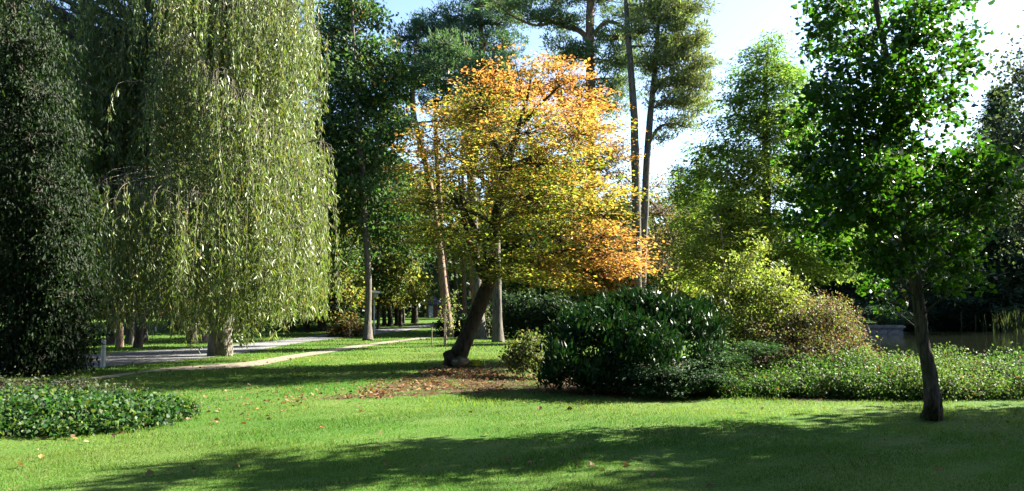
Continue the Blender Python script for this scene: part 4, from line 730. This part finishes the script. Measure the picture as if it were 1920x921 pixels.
# woods closing the view
def woods():
    r = np.random.default_rng(66); P = []; n = 56000
    az = r.uniform(-48, 48, n); D = r.uniform(100, 165, n)/np.cos(np.radians(az)*.6); x = D*np.sin(np.radians(az)); y = D*np.cos(np.radians(az))
    top_ = 15.5+3.2*np.sin(az*.55+1)+2.2*np.sin(az*1.7)+1.5*np.sin(az*4.1+2)+1.2*NZ(6, 8, .12)(np.stack([x, y, x*0], 1)); top_ = top_-3.0*np.exp(-((az-8)/5.5)**2)-1.5*np.exp(-((az+5)/3.2)**2)
    # unseen ring added behind the viewer to block sky light, open towards the sun
    m = 44000; a2 = r.uniform(94, 306, m); D2 = r.uniform(15, 34, m); az = np.concatenate([az, a2]); x = np.concatenate([x, D2*np.sin(np.radians(a2))]); y = np.concatenate([y, D2*np.cos(np.radians(a2))-2])
    top_ = np.concatenate([top_, 17+2.5*np.sin(a2*.3)+1.5*np.sin(a2*.9)]); n = n+m
    z = top_*r.random(n)**.75; k = z > -1; p = np.stack([x, y, z], 1); cl = NZ(8, 12, .45)(p*[1, 1, 1.5]); k = cl > -.75; p = p[k]; N = len(p)
    d = r.normal(size=(N, 3)); nr = r.normal(size=(N, 3))+[0, -.2, .6]; V, Fc = leaves(p, d, nr, np.where(p[:, 1] < 34, 1.25, 1.05)*(1+.3*r.normal(size=N)).clip(.4, 1.7), DIA(.8))
    t = ss(.5+.6*NZ(9, 8, .08)(p))[:, None]; c = jit((1-t)*np.array([.035, .07, .03])+t*np.array([.075, .10, .04]), N, r, .25)
    tag(mesh_np("woodland", V, [Fc], M['leaf'], None, None, c), "dense dark woodland closing the view, with an unseen ring added behind the viewer to deepen shade", "woods", kind='stuff')
woods()
# tree outside the frame at the right that shades the near lawn
ot = proto_broad("broadleaf_tree", "x", dk([.045, .09, .03]), 75, 11.5, 3.9, 3600, .20, .22, .3)
ot.location = (17.2, 15.9, 0); ot["label"] = "broad tree beyond the right edge whose shade falls on the near lawn"; used.add(ot.name)
for (x, y, s, a) in ((19.5, 13.2, 1.0, 1.3), (24, 17.5, 1.15, 4)):
    o = copy_tree(ot); o.location = (x, y, 0); o.scale = (s, s, s); o.rotation_euler.z = a; o["label"] = "tree beyond the right edge farther from the lawn"; o["group"] = "trees out of view at the right"

# ================================================================== BUILT THINGS
def lamp():
    b = G(701, 628); k = pxm(b[1]); root = empty("park_lamp", b, "slim pale park lamp post with rounded glass head beside the pale oak trunk", "street lamp")
    H = 83*k; mb = MB(); mb.lathe(b, [(.085, -.1), (.085, .35), (.055, .45), (.048, H-.62)], 12); mb.build("post", M['metal'], root, b, True)
    mb = MB(); mb.lathe(b+[0, 0, H-.62], [(.06, 0), (.20, .06), (.24, .22), (.27, .42)], 14); mb.build("lamp_shade", M['lampglass'], root, b, True)
    mb = MB(); mb.lathe(b+[0, 0, H-.20], [(.42, 0), (.44, .03), (.30, .12), (.08, .18), (.01, .2)], 16); mb.build("cap", M['metal'], root, b, True)
lamp()
def farlamp():
    b = G(293, 622); H = 62*pxm(b[1]); root = empty("park_lamp", b, "thin bluish white pole on the far lawn left of the willow trunk", "street lamp")
    mb = MB(); mb.lathe(b, [(.07, -.1), (.07, .4), (.05, .5), (.045, H)], 10); mb.build("post", M['metal'], root, b, True)
    mb = MB(); mb.lathe(b+[0, 0, H], [(.05, 0), (.2, .08), (.26, .4), (.4, .42), (.3, .52), (.02, .6)], 12); mb.build("lamp_shade", M['lampglass'], root, b, True)
farlamp()
def bollard():
    b = G(193, 690); H = 53*pxm(b[1]); root = empty("white_bollard", b, "white round marker post with black bands at the road edge left of the path", "bollard")
    mb = MB(); mb.lathe(b, [(.062, -.1), (.062, H*.80)], 16); mb.build("post", M['white'], root, b, True)
    mb = MB(); mb.lathe(b+[0, 0, H*.80], [(.064, 0), (.064, H*.025)], 16); mb.build("band", M['slate'], root, b, True)
    mb = MB(); mb.lathe(b+[0, 0, H*.825], [(.062, 0), (.062, H*.13), (.05, H*.16), (.01, H*.175)], 16); mb.build("cap", M['white'], root, b, True)
bollard()
def hut():
    D = 100; x = (814.5-960)/F*D; z = float(gz(x, D)); b = np.array([x, D, z]); root = empty("brick_hut", b, "small red brick hut with dark pyramid roof and pale door beyond the road", "hut")
    s = 1.65; hw = 1.5; mb = MB(); mb.box(b+[0, 0, hw/2-.05], (s, s, hw+.1)); mb.build("wall", M['brick'], root, b)
    for row in range(10):     # courses of brick standing proud on the front and the sunny side
        mb = MB(); o_ = None
        for j in range(7):
            xx = -s/2+.02+j*(s/6.9)+(.11 if row % 2 else 0)
            if xx+.2 > s/2: continue
            if -.62 < xx+.1 < .02 and row < 9: continue
            mb.box(b+[xx+.105, -s/2-.006, .07+row*.15], (.21, .02, .125))
        mb.build("brick_course", M['brick'], root, b)["kind"] = "stuff"
    mb = MB(); mb.box(b+[-.30, -s/2-.02, .66], (.5, .05, 1.32)); d = mb.build("door", M['door'], root, b)
    mb = MB(); mb.box(b+[-.13, -s/2-.06, .66], (.04, .04, .12)); mb.build("handle", M['metal'], d, None)
    d.children[0].location = -b+np.array([0, 0, 0]) if False else (0, 0, 0)
    for c in d.children:
        for v in c.data.vertices: v.co -= mathutils.Vector(b)
    mb = MB(); e = s/2+.16; q = np.array([(-e,-e,hw),(e,-e,hw),(e,e,hw),(-e,e,hw),(0,0,hw+.95),(-e,-e,hw-.08),(e,-e,hw-.08),(e,e,hw-.08),(-e,e,hw-.08)])+b
    mb.add(q, [(5,6,1,0),(6,7,2,1),(7,8,3,2),(8,5,0,3),(8,7,6,5)], [(0,1,4),(1,2,4),(2,3,4),(3,0,4)]); mb.build("roof", M['slate'], root, b)
hut()
def building(name, lab, x0, x1, D, z0, H, floors, nw, wallm, roofh=3.5, dep=11):
    cx = (x0+x1)/2; b = np.array([cx, D, z0]); root = empty(name, b, lab, "building"); W = x1-x0
    mb = MB(); mb.box((cx, D+dep/2, z0+H/2-.5), (W, dep, H+1)); mb.build("wall", M[wallm], root, b)
    mb = MB(); q = np.array([(x0-.5, D-.5, z0+H), (x1+.5, D-.5, z0+H), (x1+.5, D+dep+.5, z0+H), (x0-.5, D+dep+.5, z0+H), (x0+2, D+dep/2, z0+H+roofh), (x1-2, D+dep/2, z0+H+roofh)])
    mb.add(q, [(0,1,5,4),(2,3,4,5),(3,2,1,0)], [(1,2,5),(3,0,4)]); mb.build("roof", M['slate'], root, b)
    fr = gl = None
    for f_ in range(floors):
        for j in range(nw):
            c = (x0+W*(j+.5)/nw, D, z0+1.7+f_*(H-1)/floors)
            if fr is None:
                mb = MB(); 
                for (dx, dz, sx, sz) in ((0,.72,1.3,.1),(0,-.72,1.5,.12),(-.6,0,.1,1.44),(.6,0,.1,1.44),(0,0,.06,1.34)): mb.box((dx, -.05, dz), (sx, .12, sz))
                fr = mb.build("window", M['white'], root); mb = MB(); mb.box((0, -.012, 0), (1.1, .02, 1.34)); gl = mb.build("pane", M['glass'], fr); w_ = fr
            else:
                w_ = fr.copy(); COL.objects.link(w_); p_ = gl.copy(); COL.objects.link(p_); p_.parent = w_
            w_.parent = root; w_.location = (c[0]-b[0], c[1]-b[1], c[2]-b[2])
building("apartment_house", "pale cream house with dark windows half hidden behind the pine trunks", -11.3, 3.2, 128, .9, 10.6, 3, 6, 'render')
building("grey_roofed_house", "house with grey slate roof glimpsed through the fan-leaved tree's crown", 51, 66, 112, 0, 10.8, 3, 6, 'render', 6.2)
def quay():
    b = np.array([29.6, 73.0, 0.0]); root = empty("stone_quay", b, "pale stone block wall of the quay standing in the pond behind the leaning trunk", "wall")
    mb = MB(); mb.box((29.3, 75.6, -.5), (5.6, 4.9, 1.5)); mb.build("wall_core", M['stone'], root, b)
    st = None
    for row in range(3):
        for j in range(6):
            w_ = .93; x = 26.5+.47+j*.94-(.4 if row % 2 and j else 0)
            if st is None: m_ = MB(); m_.box((0, 0, 0), (.90, .16, .36), 0); st = m_.build("stone", M['stone'], root); o = st
            else: o = st.copy(); COL.objects.link(o)
            o.parent = root; o.location = (x-b[0], 73.10-b[1]+.012*((j*7+row*3) % 3), -.44+row*.375-b[2])
    mb = MB(); mb.box((29.3, 75.5, .33), (5.8, 5.3, .14)); mb.build("coping", M['stone'], root, b)
quay()
qb = [bl(px, py, 75, rx, rz, n, 1.2) for px, py, rx, rz, n in [(1620,592,24,10,60),(1660,596,34,9,90),(1695,594,18,10,50),(1640,582,26,8,50)]]
grow("quay_juniper", "dark blue-green juniper spreading over the top of the stone quay", "shrub", [(29.5, 75, .38, .06), (29.5, 75, .9, .05), (29.6, 75, 1.4, .03)], qb, dict(n=16, sig=(.25, .25, .1), size=.26, tpl=RHOMB(.3), mode='spray'), dk([.05, .10, .06]), M['needle'], M['twig'], seed=130, slope=.1, twr=.02, zfloor=.45)
def hedgeblock(name, lab, xy, h, colv, seed, th=.8):
    r = np.random.default_rng(seed); B = []; xy = catmull(xy, 8)
    for p in xy: B.append((p[0], p[1], float(gz(p[0], p[1]))+h*.5, 1.1, th*.6, h*.5, 44))
    c = xy[len(xy)//2]; z = float(gz(*c))
    grow(name, lab, "hedge", [(c[0], c[1], z-.05, .05), (c[0], c[1], z+h*.4, .03), (c[0], c[1], z+h*.6, .02)], B, dict(n=13, sig=(.2, .2, .14), size=.2, tpl=DIA(.5), mode='random'), colv, M['leaf'], M['twig'], seed=seed, slope=0, twr=.0, limr=.001, zfloor=z+.02)
hedgeblock("clipped_hedge", "low brownish clipped hedge across the far lawn behind the willow", [(-44,84),(-38,86),(-32,88),(-26,90),(-20,92)], 1.15, lambda p, r: jit([.13, .075, .05], len(p), r, .25), 140)
hedgeblock("dark_hedge", "dense dark hedge under the trees between the willow and the thick trunk", [(-26,70),(-22,72),(-18.5,74),(-15,77)], 1.8, dk([.03, .055, .03]), 141)
hedgeblock("round_box_bush", "dark rounded bush behind the leaning autumn tree trunk", [(-3.6,56),(-3.0,56),(-2.2,56.2)], 1.15, dk([.035, .07, .03]), 142)
hedgeblock("shade_hedge", "dark hedge in deep shade right of the dark straight pine trunk", [(-.5,54),(2,53),(5,52.5),(8.5,52)], 2.6, dk([.03, .06, .032]), 143, 1.6)
def reeds():
    r = np.random.default_rng(150); b = P3(1905, 618, 84); n = 130; p = np.stack([b[0]+r.normal(size=n)*1.5, b[1]+r.normal(size=n)*.7, np.full(n, -.35)], 1)
    V, Fc = leaves(p, r.normal(size=(n, 3))*.16+[0, 0, 1.], r.normal(size=(n, 3)), 2.4*(.5+.5*r.random(n)), np.array([(0,-.02,0),(0,.02,0),(.6,.018,.01),(1,0,.05),(.6,-.018,.01)]))
    o = mesh_np("reeds", V, [Fc], M['leaf'], None, None, jit([.06, .08, .035], n, r, .2)); tag(o, "clump of pale upright reeds on the pond's far bank at the right", "reeds", kind='stuff')
reeds()
tuft("long_grass", "longer grass left uncut round the foot of the leaning furrowed trunk", gb, 260, .13, .20, [.10, .19, .04], 6, .05)
tris = sum(int(sum(p.loop_total-2 for p in m.polygons)) if len(m.polygons) < 3000 else (m.polygons[0].loop_total-2)*len(m.polygons) for m in {x.data.name: x.data for x in C.objects if x.type == 'MESH'}.values())
print("approx tris", tris, "grass", NG)
